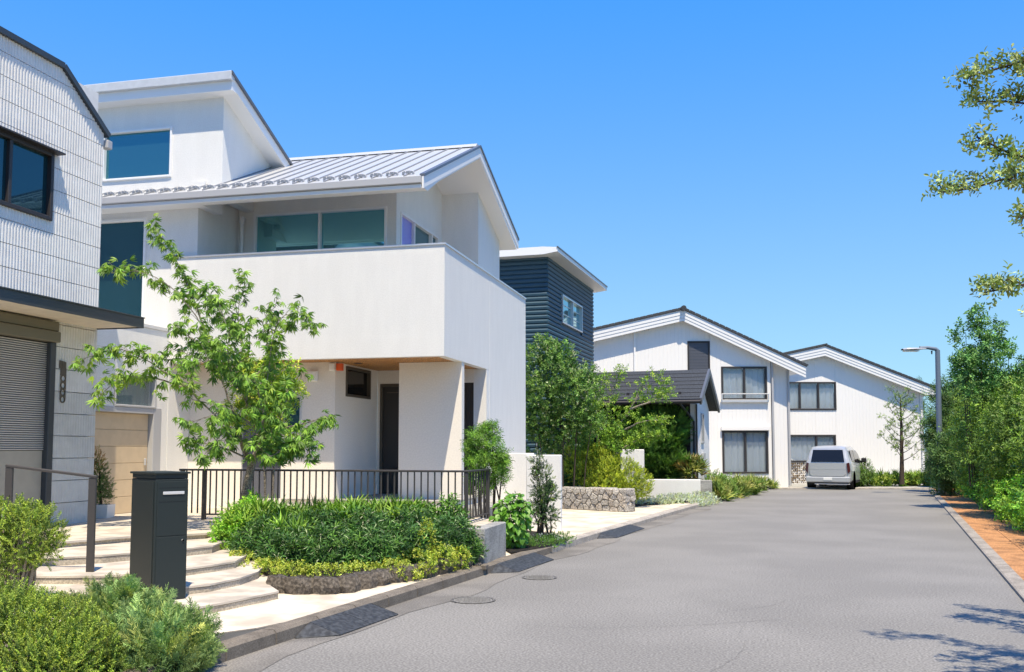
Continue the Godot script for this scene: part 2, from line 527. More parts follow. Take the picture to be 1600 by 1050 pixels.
# leaves through the outer volume of some blobs [centre, radii], thinned by noise so that gaps and clumps show
func scatter(called: String, parent: Node, proto: String, m: String, blobs: Array, n: int, size: float, cols: Array, sd: int, up := 0.4, shell := 0.45, gap := 0.25, clump := 2.2, floor_y := 0.02) -> void:
	var r := RandomNumberGenerator.new()
	r.seed = sd
	var f := FastNoiseLite.new()
	f.seed = sd
	f.frequency = 1.0
	f.fractal_octaves = 2
	var w := []
	var sum := 0.0
	for b in blobs:
		sum += pow(b[1].x * b[1].y * b[1].z, 0.7)
		w.append(sum)
	var xs := []
	var cs := []
	var tries := 0
	while xs.size() < n and tries < n * 6:
		tries += 1
		var k := w.bsearch(r.randf() * sum)
		var b: Array = blobs[mini(k, blobs.size() - 1)]
		var d := rdir(r)
		var rad := lerpf(shell, 1.0, pow(r.randf(), 0.6))
		rad *= 1.0 + 0.28 * f.get_noise_3dv((b[0] + d * b[1]) * 1.7 * clump / maxf(b[1].x, 0.3) * 0.5)
		var p: Vector3 = b[0] + d * b[1] * rad
		if p.y < floor_y or f.get_noise_3dv(p * clump) < -gap:
			continue
		var o := (d * 0.8 + Vector3.UP * up + rdir(r) * 0.7).normalized()
		xs.append(aim(p, o, r.randf() * TAU, size * r.randf_range(0.65, 1.3)))
		var q := tint(r, cols)
		var e := 1.0 + 0.35 * f.get_noise_3dv(p * clump * 0.6 + Vector3.ONE * 40)
		cs.append(Color(q.r * e, q.g * e, q.b * e))
	mm(called, parent, PM[proto], M[m], xs, cs)

# a branching frame; returns the ends and side points [point, direction] that carry leaves
func grow(s: SurfaceTool, tips: Array, p: Vector3, d: Vector3, l: float, rad: float, depth: int, r: RandomNumberGenerator, spread := 0.7, lift := 0.15) -> void:
	var pts := [p]
	var rs := [rad]
	var q := p
	var e := d
	for k in 3:
		e = (e + rdir(r) * 0.18 + Vector3.UP * lift * 0.3).normalized()
		q += e * l / 3
		pts.append(q); rs.append(rad * (1.0 - 0.2 * (k + 1)))
		if depth <= 1:
			tips.append([q, e])
	tube(s, pts, rs, 6 if depth > 1 else 4)
	if depth <= 0:
		return
	var n := 3 if depth > 1 else 2
	for k in n:
		var nd := (e + rdir(r) * spread + Vector3.UP * lift).normalized()
		grow(s, tips, pts[1 + r.randi() % 3] if k else q, nd, l * r.randf_range(0.6, 0.8), rad * 0.5, depth - 1, r, spread, lift)

func limb(s: SurfaceTool, tips: Array, pts: Array, r0: float, r1: float, r: RandomNumberGenerator, from := 0.3, step := 0.12, twig := 0.25) -> void:   # one given branch with twigs along it
	var c := Curve3D.new()
	for i in pts.size():
		var tn: Vector3 = (pts[mini(i + 1, pts.size() - 1)] - pts[maxi(i - 1, 0)]) * 0.18
		c.add_point(pts[i], -tn, tn)
	var len := c.get_baked_length()
	var n := maxi(6, int(len / 0.15))
	var ps := []
	var rs := []
	for i in n + 1:
		ps.append(c.sample_baked(len * i / n) + rdir(r) * 0.012)
		rs.append(lerpf(r0, r1, pow(float(i) / n, 0.7)))
	tube(s, ps, rs, 6)
	var t := len * from
	while t < len:
		var p := c.sample_baked(t)
		var d := (c.sample_baked(minf(t + 0.05, len)) - c.sample_baked(maxf(t - 0.05, 0))).normalized()
		var o := (d * 0.7 + rdir(r) * 0.8 + Vector3.UP * 0.15).normalized()
		var tl := twig * r.randf_range(0.4, 1.2)
		var q := p + o * tl
		tube(s, [p, p.lerp(q, 0.5) + Vector3.UP * 0.015, q], [r1 * 1.1, r1 * 0.8, r1 * 0.5], 4)
		tips.append([p.lerp(q, 0.55), o]); tips.append([q, o])
		t += step * r.randf_range(0.6, 1.4)
	tips.append([ps[n], (ps[n] - ps[n - 1]).normalized()])

func bush(called: String, label: String, category: String, base: Vector3, blobs: Array, layers: Array, sd: int, group := "", stems := 6, bark := "bark_dark") -> Node3D:
	at(0, base)
	var t := root(called, label, category, group)
	rng.seed = sd
	var s := st()
	for k in stems:
		var b: Array = blobs[k % blobs.size()]
		var q: Vector3 = b[0] + rdir(rng) * b[1] * 0.4
		var p := Vector3(base.x + rng.randf_range(-0.1, 0.1), base.y, base.z + rng.randf_range(-0.1, 0.1))
		if p.distance_to(q) > 1.2:
			p = Vector3(lerpf(p.x, q.x, 0.7), base.y, lerpf(p.z, q.z, 0.7))
		tube(s, [p, p.lerp(q, 0.5) + rdir(rng) * 0.05, q], [0.02, 0.014, 0.006], 5)
	if stems:
		part("stem", s, M[bark], t)
	for l in layers:
		scatter("foliage", t, l[0], l[1], blobs, l[2], l[3], l[4], sd + l[2], l[5] if l.size() > 5 else 0.4, l[6] if l.size() > 6 else 0.4, l[7] if l.size() > 7 else 0.25, l[8] if l.size() > 8 else 2.2)
	return t

func C(r: float, g: float, b: float) -> Color:
	return Color(r, g, b)

# ---------------------------------------------------------------- the scene
func _ready() -> void:
	var cam := Camera3D.new()
	cam.name = "camera"
	cam.position = Vector3(0, 1.6, 0)
	cam.rotation_degrees.x = 4.2
	cam.projection = Camera3D.PROJECTION_FRUSTUM
	cam.near = 0.1
	cam.far = 900.0
	cam.size = 0.07
	cam.frustum_offset = Vector2(0, 0.004323)
	add_child(cam)
	cam.current = true
	var env := Environment.new()
	env.background_mode = Environment.BG_SKY
	var sm := ProceduralSkyMaterial.new()
	sm.sky_top_color = Color(0.006, 0.200, 0.71).linear_to_srgb()
	sm.sky_horizon_color = Color(0.38, 0.63, 0.70).linear_to_srgb()
	sm.sky_curve = 0.165
	sm.ground_bottom_color = Color(0.42, 0.42, 0.38)
	sm.ground_horizon_color = Color(0.60, 0.68, 0.72)
	var sky := Sky.new()
	sky.sky_material = sm
	env.sky = sky
	env.tonemap_mode = Environment.TONE_MAPPER_LINEAR
	env.tonemap_exposure = 1.46
	env.sdfgi_enabled = true
	env.ssao_enabled = true
	env.ssil_enabled = true
	var we := WorldEnvironment.new()
	we.name = "world_environment"
	we.environment = env
	add_child(we)
	var sun := DirectionalLight3D.new()
	sun.name = "sun"
	var el := deg_to_rad(67.0)
	var az := deg_to_rad(11.0)
	sun.basis = Basis.looking_at(-Vector3(sin(az) * cos(el), sin(el), cos(az) * cos(el)), Vector3.UP)
	sun.light_energy = 1.6
	sun.light_color = Color(1.0, 0.935, 0.82)
	sun.light_angular_distance = 0.5
	sun.shadow_enabled = true
	sm.sun_angle_max = 40.0
	sm.sun_curve = 0.25
	add_child(sun)
	materials()
	protos()
	setting()
	house_a()
	house_b()
	house_c()
	house_d()
	house_e()
	house_f()
	street_things()
	planting()
	van()
	lamp()

func kerb_left(d: float) -> float:      # x of the left kerb line, d metres ahead
	return -0.47 + 0.372 * (d - 11.9) + 0.0011 * (d - 11.9) * (d - 11.9)

func kerb_right(d: float) -> float:
	return 5.43 + 0.396 * (d - 10.39)

func setting() -> void:
	at(0, Vector3.ZERO)
	var s := st()
	sheet(s, [[-450, -450], [450, -450], [450, 200], [-450, 200]], -0.06)
	struct("ground", s, M.earth)
	# road
	var left := []
	var right := []
	var d := -14.0
	while d <= 37.6:
		left.append([kerb_left(d), -d]); right.append([kerb_right(d), -d])
		d += 2.58
	var p := left.duplicate()
	var q := right.duplicate()
	q.reverse()
	p.append_array(q)
	s = st()
	sheet(s, p, 0.0)
	struct("road", s, M.asphalt)
	# worn strip along the left gutter
	s = st()
	for k in 40:
		var a := 5.5 + k * 0.5
		var w0 := 0.42 + 0.08 * sin(a * 1.3) + 0.05 * sin(a * 3.1)
		var w1 := 0.42 + 0.08 * sin((a + 0.5) * 1.3) + 0.05 * sin((a + 0.5) * 3.1)
		quad(s, Vector3(kerb_left(a), 0.004, -a), Vector3(kerb_left(a + 0.5), 0.004, -a - 0.5), Vector3(kerb_left(a + 0.5) + w1, 0.004, -a - 0.5), Vector3(kerb_left(a) + w0, 0.004, -a))
	struct("gutter_strip", s, M.asphalt_patch)
	# hairline cracks
	rng.seed = 5
	s = st()
	for c in [[0.9, 6.6, 0.6, 16], [0.2, 8.8, -0.2, 14], [2.0, 9.5, 0.5, 18], [1.4, 13.0, 0.3, 14], [3.2, 16.0, 0.9, 12]]:
		var x: float = c[0]
		var z: float = c[1]
		var a: float = c[2]
		for k in c[3]:
			a += rng.randf_range(-0.25, 0.25)
			var x1 := x + cos(a) * 0.17
			var z1 := z + sin(a) * 0.17
			var w := rng.randf_range(0.0012, 0.0028)
			quad(s, Vector3(x, 0.004, -z - w), Vector3(x, 0.004, -z + w), Vector3(x1, 0.004, -z1 + w), Vector3(x1, 0.004, -z1 - w))
			x = x1; z = z1
	struct("road_cracks", s, M.crack)
	# kerb stones
	s = st()
	for k in 8:
		var a := -14.0 + k * 2.2
		quad(s, Vector3(kerb_left(a), 0.05, -a), Vector3(kerb_left(a + 2.2), 0.05, -a - 2.2), Vector3(kerb_left(a + 2.2) - 0.15, 0.05, -a - 2.2), Vector3(kerb_left(a) - 0.15, 0.05, -a))
	var kerb := struct("kerb", s, M.concrete_dirty)
	d = 3.0
	var i := 0
	while d < 37.0:
		var dl := 0.62 if d < 15.0 else (0.9 if d < 17.3 else 1.3)
		var h := 0.12 if d < 17.3 else 0.102
		var a := Vector3(kerb_left(d + 0.006), 0, -d - 0.006)
		var b := Vector3(kerb_left(d + dl - 0.006), 0, -d - dl + 0.006)
		var u := (b - a).normalized()
		var n := u.cross(Vector3.UP)
		s = st()
		var t := -0.14 if d < 17.3 else -0.20
		var m: Material = M.concrete_dirty if d < 14.2 else M.kerb_pale
		prism(s, [a + n * t - Vector3.UP * 0.1, a - Vector3.UP * 0.1, a + Vector3.UP * (h - 0.025) - n * 0.004, a + Vector3.UP * h - n * 0.03, a + n * t + Vector3.UP * h], b - a)
		part("kerb_stone", s, m, kerb)
		d += dl
		i += 1
	# pavement and driveways: everything to the left of the kerb
	p = []
	d = 2.0
	while d <= 37.6:
		p.append([kerb_left(d) - (0.142 if d < 17.3 else 0.202), -d])
		d += 1.6
	p.append_array([[8.0, -38.3], [2.0, -40], [-14, -40], [-14, -2.0]])
	s = st()
	sheet(s, p, 0.1)
	struct("pavement", s, M.pavement)
	# the dark asphalt wedge between the paving and the kerb
	s = st()
	sheet(s, [[kerb_left(5.0) - 0.145, -5.0], [kerb_left(6.5) - 0.145, -6.5], [kerb_left(8.5) - 0.145, -8.5], [-2.12, -8.1], [-2.55, -7.72], [-3.6, -7.3], [-5.5, -6.6], [-5.5, -5.0]], 0.104)
	struct("asphalt_apron", s, M.apron)
	s = st()
	var e := [Vector3(-5.5, 0.108, -6.6), Vector3(-3.6, 0.108, -7.3), Vector3(-2.55, 0.108, -7.72), Vector3(-2.12, 0.108, -8.1), Vector3(kerb_left(8.5) - 0.146, 0.108, -8.5)]
	for k in 4:
		var n: Vector3 = (e[k + 1] - e[k]).cross(Vector3.UP).normalized() * (0.022 - 0.004 * k)
		quad(s, e[k] - n, e[k + 1] - n, e[k + 1] + n, e[k] + n)
	struct("pavement_joint", s, M.pavement_edge)
	# right edge: pale concrete edging, clay soil strip
	s = st()
	for k in 8:
		var a := -14.0 + k * 2.2
		quad(s, Vector3(kerb_right(a), 0.02, -a), Vector3(kerb_right(a) + 0.15, 0.02, -a), Vector3(kerb_right(a + 2.2) + 0.15, 0.02, -a - 2.2), Vector3(kerb_right(a + 2.2), 0.02, -a - 2.2))
	var edge := struct("road_edging", s, M.kerb_pale)
	d = 3.0
	while d < 36.0:
		var a := Vector3(kerb_right(d + 0.008), -0.05, -d - 0.008)
		var b := Vector3(kerb_right(d + 1.992), -0.05, -d - 1.992)
		var n := (b - a).normalized().cross(Vector3.UP)
		s = st()
		prism(s, [a, a + Vector3.UP * 0.08, a + Vector3.UP * 0.09 + n * 0.02, a + Vector3.UP * 0.1 + n * 0.16, a + n * 0.16], b - a)
		part("edging_stone", s, M.edging, edge)
		d += 2.0
	s = st()
	for k in 26:
		var a := -14.0 + k * 2.0
		quad(s, Vector3(kerb_right(a) + 0.14, 0.03, -a), Vector3(kerb_right(a) + 9.0, 0.03, -a), Vector3(kerb_right(a + 2.0) + 9.0, 0.03, -a - 2.0), Vector3(kerb_right(a + 2.0) + 0.14, 0.03, -a - 2.0))
	struct("clay_verge", s, M.soil_orange)
	s = st()
	for k in 7:      # a buried edging board along the verge
		var a := 13.0 + k * 0.9
		ob(s, Vector3(kerb_right(a) + 0.62, 0.0, -a), Vector3(0.396, 0, -1).normalized(), Vector3.UP, Vector3(1, 0, 0.396).normalized(), Vector3(0.01, 0, 0), Vector3(0.95, 0.04, 0.03), 0.004)
	struct("verge_edging", s, M.soil_orange)
	# pale strip across the end of the road
	s = st()
	box(s, Vector3(8.5, -0.05, -38.1), Vector3(19.0, 0.05, -37.61), 0.01)
	struct("end_kerb", s, M.kerb_pale)
	s = st()
	sheet(s, [[8.0, -38.1], [19.5, -38.1], [19.5, -46], [2.0, -46]], 0.03)
	struct("end_yard", s, M.concrete)
	# terrace before the houses
	at(13.5, Vector3.ZERO)
	s = st()
	slab(s, [[-13, -7.2], [-8.7, -7.6], [-8.3, -9.0], [-7.83, -9.81], [-7.49, -10.65], [-6.96, -11.05], [-6.8, -11.28], [-6.85, -11.56], [-6.9, -13.2], [-3.5, -13.2], [-3.45, -14.2], [-4.5, -15.2], [-4.6, -18.6], [-13, -18.6]], -0.05, 0.48)
	struct("terrace", s, M.riser)
	s = st()
	slab(s, [[-13, -7.18], [-8.69, -7.58], [-8.27, -9.0], [-7.80, -9.80], [-7.46, -10.62], [-6.94, -11.03], [-6.77, -11.27], [-6.82, -11.56], [-6.9, -13.19], [-3.52, -13.19], [-3.47, -14.19], [-4.52, -15.19], [-4.62, -18.59], [-13, -18.59]], 0.48, 0.505)
	struct("terrace_paving", s, M.tread)
	# planting soil
	s = st()
	slab(s, [[-4.66, -9.32], [-4.11, -9.46], [-3.9, -10.2], [-3.67, -10.62], [-3.52, -11.36], [-3.42, -11.7], [-3.42, -13.15], [-6.85, -13.15], [-6.7, -11.6], [-6.2, -11.0], [-5.6, -10.3], [-5.2, -9.9]], 0.0, 0.24)
	struct("planting_bed", s, M.soil_dark)
	s = st()
	sheet(s, [[-3.2, -13.3], [-2.95, -14.0], [-2.75, -15.2], [-2.85, -15.7], [-3.3, -16.6], [-4.5, -17.5], [-4.5, -15.4], [-3.7, -14.4]], 0.125)
	struct("shrub_bed", s, M.soil_dark)
	at(0, Vector3.ZERO)
	s = st()
	sheet(s, [[3.2, -24.8], [5.4, -27.2], [8.4, -34.6], [7.2, -36.5], [5.0, -31.0], [-1.0, -32.0], [-1.0, -25.0]], 0.115)
	struct("garden_bed", s, M.soil_dark)

func house_a() -> void:
	var X := -9.474
	at(13.5, Vector3(X, 0.5, -12.6))
	var t := root("ribbed_block_house", "grey ribbed block house at left edge with roller shutter and dark canopy", "house")
	part("wall", bx(-15.0, 0.4, -12.55, X - 0.09, 7.05, -5.0), M.ribbed_block, t)
	# the sloping shoulder of the far end stays clear of the core
	# courses of vertically ribbed block: each a part
	var z_end := -12.6
	for c in 21:
		var y0 := 0.505 + c * 0.318
		var y1 := y0 + 0.308
		if y1 > 7.1:
			y1 = 7.1
		var lower := c < 9
		var a := -11.66 if lower else z_end
		var pitch := 0.056
		var deep := 0.014 if c > 6 else 0.004
		var s := st()
		var z := z_end
		var stop := -11.66 if lower else -6.0
		while z < stop - 0.01:
			var z1 := minf(z + pitch, stop)
			var tops := []
			for q in [z, z + pitch * 0.3, z + pitch * 0.65, z1]:
				tops.append(minf(y1, 6.46 + maxf(0.0, minf(0.64, (q - z_end) * 0.681))))
			if tops[3] > y0 + 0.02:
				# openings of the upper window
				var cut: bool = y1 > 4.79 and y0 < 5.80 and z > -11.52 and z < -9.5
				var xs := [X - deep, X, X, X - deep]
				var zs := [z, z + pitch * 0.3, z + pitch * 0.65, z1]
				for k in 3:
					var lo := y0
					var segs := [[lo, tops[k], tops[k + 1]]]
					if cut:
						segs = []
						if y0 < 4.80:
							segs.append([y0, 4.80, 4.80])
						if y1 > 5.79:
							segs.append([5.79, tops[k], tops[k + 1]])
					for g in segs:
						quad(s, Vector3(xs[k], g[0], zs[k]), Vector3(xs[k], g[1], zs[k]), Vector3(xs[k + 1], g[2], zs[k + 1]), Vector3(xs[k + 1], g[0], zs[k + 1]))
						quad(s, Vector3(xs[k], g[1], zs[k]), Vector3(X - 0.1, g[1], zs[k]), Vector3(X - 0.1, g[2], zs[k + 1]), Vector3(xs[k + 1], g[2], zs[k + 1]))
						quad(s, Vector3(xs[k], g[0], zs[k]), Vector3(xs[k + 1], g[0], zs[k + 1]), Vector3(X - 0.1, g[0], zs[k + 1]), Vector3(X - 0.1, g[0], zs[k]))
			z = z1
		# the return at the far end
		var te := minf(y1, 6.46)
		if te > y0:
			quad(s, Vector3(X - deep, y0, z_end), Vector3(X - 0.4, y0, z_end), Vector3(X - 0.4, te, z_end), Vector3(X - deep, te, z_end))
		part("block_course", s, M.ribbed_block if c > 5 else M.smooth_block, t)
	# metal roof edge following the shoulder
	var s := st()
	var prof := [Vector3(X, 6.40, -12.66), Vector3(X, 7.10, -11.62), Vector3(X, 7.10, -5.0)]
	for k in 2:
		var a: Vector3 = prof[k]; var b: Vector3 = prof[k + 1]
		var n := (b - a).cross(Vector3.LEFT).normalized()
		if n.y < 0:
			n = -n
		prism(s, [a + Vector3(0.05, 0, 0) - n * 0.03, a + Vector3(0.05, 0, 0) + n * 0.05, a + Vector3(-3, 0, 0) + n * 0.05, a + Vector3(-3, 0, 0) - n * 0.03], b - a)
	part("roof_edge", s, M.slate_metal, t)
	# upper window with its hood
	window(t, Vector3(X, 4.80, -9.52), Vector3.FORWARD, Vector3.RIGHT, 1.98, 0.98, [1.16], 0.06, M.dark_frame, M.glass_dark, 0.03, [], null, 0.03)
	part("window_hood", bx(X - 0.02, 5.775, -11.60, X + 0.13, 5.80, -9.45, 0.004), M.dark_frame, t)
	# canopy
	var cp := part("canopy", bx(X - 0.05, 3.40, -12.55, -8.705, 3.52, -5.0, 0.006), M.cream_board, t)
	s = bx(-8.70, 3.385, -12.56, -8.68, 3.53, -5.0)
	box(s, Vector3(X - 0.1, 3.385, -12.58), Vector3(-8.68, 3.53, -12.562))
	box(s, Vector3(X - 0.02, 3.53, -12.58), Vector3(-8.66, 3.545, -5.0))
	part("fascia", s, M.slate_metal, cp)
	# roller shutter with its box, guide and lower panel
	var bxm := part("shutter_box", bx(X - 0.08, 3.24, -11.63, X + 0.10, 3.375, -5.0, 0.01), M.olive_metal, t)
	part("box_cover", bx(X - 0.08, 3.085, -11.645, X + 0.12, 3.235, -5.0, 0.01), M.olive_metal, bxm)
	part("guide_rail", bx(X - 0.09, 0.5, -11.645, X + 0.05, 3.085, -11.53, 0.008), M.slate_metal, t)
	s = st()
	for k in 50:
		var y := 1.57 + k * 0.0302
		prism(s, [Vector3(X - 0.05, y, -11.53), Vector3(X - 0.02, y + 0.004, -11.53), Vector3(X - 0.014, y + 0.012, -11.53), Vector3(X - 0.02, y + 0.020, -11.53), Vector3(X - 0.05, y + 0.024, -11.53)], Vector3(0, 0, 5.5))
	part("shutter_slats", s, M.slat_metal, t, "stuff")
	part("shutter_core", bx(X - 0.085, 1.55, -11.53, X - 0.045, 3.1, -6.0), M.dark_frame, t)
	part("lower_panel", bx(X - 0.085, 0.51, -11.53, X - 0.03, 1.565, -6.0, 0.006), M.panel_beige, t)
	# little wall lamp box on the far end
	part("wall_light", bx(X - 0.06, 6.20, -12.72, X + 0.06, 6.33, -12.605, 0.01), M.grey_paint, t)
	# number plate: a strip with four rings under a larger one
	var pl := part("number_plate", CSGplate(), M.bronze, t)
	pl.position = Vector3(X + 0.004, 2.54, -11.85) - O

func CSGplate() -> SurfaceTool:
	var keep := O
	O = Vector3.ZERO
	var s := st()
	# in its own axes: y up, z across (towards the viewer +), x out
	for k in 4:
		ring(s, Vector3(0, 0.055 - k * 0.1, 0), 0.037, 0.052)
		for i in 24:         # the strip round each opening
			var a := TAU * i / 24
			var b := TAU * (i + 1) / 24
			var e := func(g): return Vector3(0.0121, clampf(sin(g) * 0.08, -0.05, 0.05), clampf(cos(g) * 0.08, -0.056, 0.056)) if k < 3 or sin(g) > 0 else Vector3(0.0121, sin(g) * 0.052, cos(g) * 0.054)
			var c := Vector3(0, 0.055 - k * 0.1, 0)
			quad(s, c + Vector3(0.0121, sin(a) * 0.04, cos(a) * 0.04), c + e.call(a), c + e.call(b), c + Vector3(0.0121, sin(b) * 0.04, cos(b) * 0.04))
	box(s, Vector3(0, 0.095, -0.056), Vector3(0.0118, 0.20, 0.056))
	ring(s, Vector3(0, 0.245, 0.0), 0.026, 0.04)
	prism(s, [Vector3(0, 0.19, -0.052), Vector3(0, 0.29, -0.052), Vector3(0, 0.30, -0.02), Vector3(0, 0.31, 0.085), Vector3(0, 0.2, 0.085)], Vector3(0.009, 0, 0))
	O = keep
	return s

func ring(s: SurfaceTool, c: Vector3, r0: float, r1: float) -> void:
	for k in 20:
		var a := TAU * k / 20
		var b := TAU * (k + 1) / 20
		var p := [Vector3(0.012, sin(a) * r0, cos(a) * r0), Vector3(0.012, sin(a) * r1, cos(a) * r1), Vector3(0.012, sin(b) * r1, cos(b) * r1), Vector3(0.012, sin(b) * r0, cos(b) * r0)]
		quad(s, c + p[0], c + p[1], c + p[2], c + p[3])
		var q := Vector3(0.012, 0, 0)
		quad(s, c + p[1] - q, c + p[1], c + p[2], c + p[2] - q)
		quad(s, c + p[0], c + p[0] - q, c + p[3] - q, c + p[3])

func roof_y(z: float) -> float:      # top of the white house's roof above a line z of its grid
	if z > -18.5:
		return 6.139 + (-14.99 - z) * (7.721 - 6.139) / 3.51
	return 7.721 + (z + 18.5) * (7.721 - 6.53) / 3.43

func house_b() -> void:
	at(13.5, Vector3(-7.5, 0.5, -16.0))
	var t := root("white_stucco_house", "white stucco house with walled balcony over a recessed porch and silver seamed roof", "house")
	var R := Vector3.RIGHT
	var F := Vector3.BACK
	# balcony
	var s := bx(-10.03, 3.139, -15.44, -4.84, 5.03, -15.294)
	box(s, Vector3(-4.99, 3.139, -18.266), Vector3(-4.842, 5.03, -15.44))
	part("balcony_wall", s, M.stucco, t)
	s = bx(-10.05, 5.03, -15.46, -4.82, 5.06, -15.274)
	box(s, Vector3(-5.01, 5.03, -21.5), Vector3(-4.82, 5.062, -15.46))
	part("coping", s, M.alu, t)
	part("balcony_floor", bx(-10.03, 3.17, -21.4, -4.99, 3.4, -15.44), M.stucco, t)
	part("side_wall", bx(-5.1, 0.1, -21.5, -4.84, 5.03, -18.266), M.stucco, t)
	# boarded porch ceiling
	rng.seed = 2
	for k in 16:
		var z := -15.442 - k * 0.164
		part("ceiling_board", bx(-10.0, 3.145 + rng.randf_range(0, 0.003), z - 0.16, -4.992, 3.169, z), M.ceiling_wood, t)
	part("downlight", bx(-6.85, 3.135, -16.35, -6.73, 3.144, -16.23, 0.004), M.dark_frame, t)
	# recessed ground floor
	s = st()
	wallh(s, Vector3(-10.03, 0.5, -15.987), R, F, 2.925, 2.645, 0.2, [[1.10, 0.19, 1.89, 2.1], [1.93, 1.35, 2.28, 2.05]])
	wallh(s, Vector3(-7.105, 0.5, -16.187), Vector3.FORWARD, R, 1.86, 2.645, 0.2, [[0.27, 2.05, 1.47, 2.61]])
	wallh(s, Vector3(-7.105, 0.5, -18.05), R, F, 2.0, 2.645, 0.2, [[0.055, 0.19, 0.95, 2.38], [1.60, 0.19, 2.0, 2.38]])
	part("porch_wall", s, M.stucco_warm, t)
	var dr := part("door", bx(-8.93, 0.69, -16.06, -8.14, 2.6, -16.03), M.door_slate, t)
	window(t, Vector3(-8.10, 1.85, -15.987), R, F, 0.35, 0.7, [], 0.035, M.alu, M.glass_dark, 0.04)
	window(t, Vector3(-7.105, 2.55, -16.457), Vector3.FORWARD, R, 1.2, 0.56, [], 0.05, M.bronze, M.glass_black, 0.05)
	dr = part("door", bx(-7.05, 0.69, -18.14, -6.155, 2.88, -18.10), M.door_dark, t)
	s = bx(-7.05, 0.69, -18.10, -7.0, 2.88, -18.04, 0.005)
	box(s, Vector3(-7.0, 2.82, -18.10), Vector3(-6.155, 2.88, -18.04), 0.005)
	box(s, Vector3(-6.92, 2.70, -18.10), Vector3(-6.2, 2.715, -18.085))
	part("frame", s, M.bronze, dr)
	part("handle", bx(-6.80, 1.2, -18.09, -6.66, 1.225, -18.05, 0.005), M.dark_frame, dr)
	dr = part("door", bx(-5.505, 0.69, -18.14, -5.07, 2.88, -18.10), M.door_dark, t)
	s = st()
	for k in 4:
		box(s, Vector3(-5.45 + k * 0.1, 0.75, -18.10), Vector3(-5.40 + k * 0.1, 2.8, -18.085), 0.004)
	part("door_panel", s, M.door_dark, dr)
	part("porch_back", bx(-5.105, 0.69, -18.264, -4.845, 3.14, -18.05), M.stucco, t)
	part("pillar", bx(-6.04, 0.69, -16.55, -4.855, 3.143, -16.392, 0.004), M.stucco_warm, t)
	part("porch_plinth", bx(-8.1, 0.1, -18.3, -4.86, 0.66, -15.99), M.stucco_warm, t)
	part("porch_slab", bx(-8.12, 0.662, -18.2, -4.84, 0.69, -15.96, 0.005), M.concrete, t)
	part("porch_step", bx(-4.838, 0.1, -17.6, -4.3, 0.58, -15.9, 0.01), M.concrete, t)
	part("porch_light", bx(-7.61, 2.80, -15.986, -7.43, 2.99, -15.93, 0.012), M.white_paint, t)
	part("alarm_box", bx(-7.10, 2.99, -16.10, -6.99, 3.12, -16.0, 0.008), M.orange_red, t)
	part("alarm_case", bx(-7.205, 2.99, -15.985, -7.11, 3.12, -15.93, 0.008), M.white_paint, t)
	# garage wing at the left, its face turned to the drive
	s = st()
	wallh(s, Vector3(-10.03, 0.5, -11.9), Vector3.FORWARD, R, 3.394, 3.18, 0.3, [[0.5, 0.0, 3.22, 1.74], [1.88, 1.79, 3.03, 2.335]])
	box(s, Vector3(-13.5, 0.5, -15.29), Vector3(-10.34, 3.68, -11.9))
	part("garage_wall", s, M.stucco, t)
	part("garage_roof", bx(-13.6, 3.682, -15.34, -10.01, 3.745, -11.85, 0.006), M.alu, t)
	part("corner_post", bx(-10.3, 0.5, -15.98, -10.02, 3.14, -15.30), M.stucco, t)
	var gd := part("garage_door", bx(-10.20, 0.5, -14.87, -10.13, 2.19, -12.4), M.garage_tan, t)
	for k in 6:
		part("door_panel", bx(-10.13, 0.51 + k * 0.28, -14.865, -10.118, 0.782 + k * 0.28, -12.4, 0.004), M.garage_tan, gd)
	s = bx(-10.20, 0.5, -15.11, -10.02, 2.3, -14.875, 0.006)
	box(s, Vector3(-10.2, 2.19, -14.875), Vector3(-10.02, 2.285, -12.4), 0.006)
	part("door_frame", s, M.grey_paint, gd)
	part("door_pull", bx(-10.115, 1.3, -14.80, -10.09, 1.42, -14.76, 0.004), M.alu, gd)
	window(t, Vector3(-10.03, 2.29, -13.79), Vector3.FORWARD, R, 1.14, 0.54, [], 0.035, M.grey_paint, M.clear_pane, 0.05, [], M.curtain_green)
	# upper storey
	s = st()
	wallh(s, Vector3(-13.4, 3.746, -15.35), R, F, 3.86, 2.45, 0.2, [[1.7, 0.17, 2.81, 2.08]])
	box(s, Vector3(-9.74, 3.746, -16.8), Vector3(-9.54, 6.5, -15.55))
	wallh(s, Vector3(-9.69, 3.4, -16.8), R, F, 3.42, 3.3, 0.2, [[0.47, 1.70, 3.233, 2.756]])
	wallh(s, Vector3(-6.27, 3.4, -17.0), Vector3.FORWARD, R, 3.5, 3.5, 0.2, [[0.02, 1.7, 2.35, 2.70]])
	part("upper_wall", s, M.stucco, t)
	s = st()
	prism(s, [Vector3(-6.27, 3.4, -16.99), Vector3(-6.27, 6.80, -16.99), Vector3(-6.27, 7.52, -18.5), Vector3(-6.27, 7.0, -20.2), Vector3(-6.27, 3.4, -20.2)], Vector3(-0.19, 0, 0))
	part("gable_wall", bx(-6.46, 6.1, -20.2, -6.275, 6.95, -17.0), M.stucco, t)
	s = st()
	prism(s, [Vector3(-6.272, 6.7, -16.85), Vector3(-6.272, 7.5, -18.5), Vector3(-6.272, 7.0, -20.2), Vector3(-6.272, 6.7, -20.2)], Vector3(-0.19, 0, 0))
	part("gable_peak", s, M.stucco, t)
	s = st()
	prism(s, [Vector3(-6.4, 3.4, -19.6), Vector3(-6.4, 7.2, -19.6), Vector3(-6.4, 6.5, -21.45), Vector3(-6.4, 3.4, -21.45)], Vector3(0.95, 0, 0))
	part("bay_wall", s, M.stucco, t)
	window(t, Vector3(-11.7, 3.916, -15.35), R, F, 1.11, 1.91, [], 0.05, M.white_paint, M.glass_dark, 0.06, [], null, 0.025)
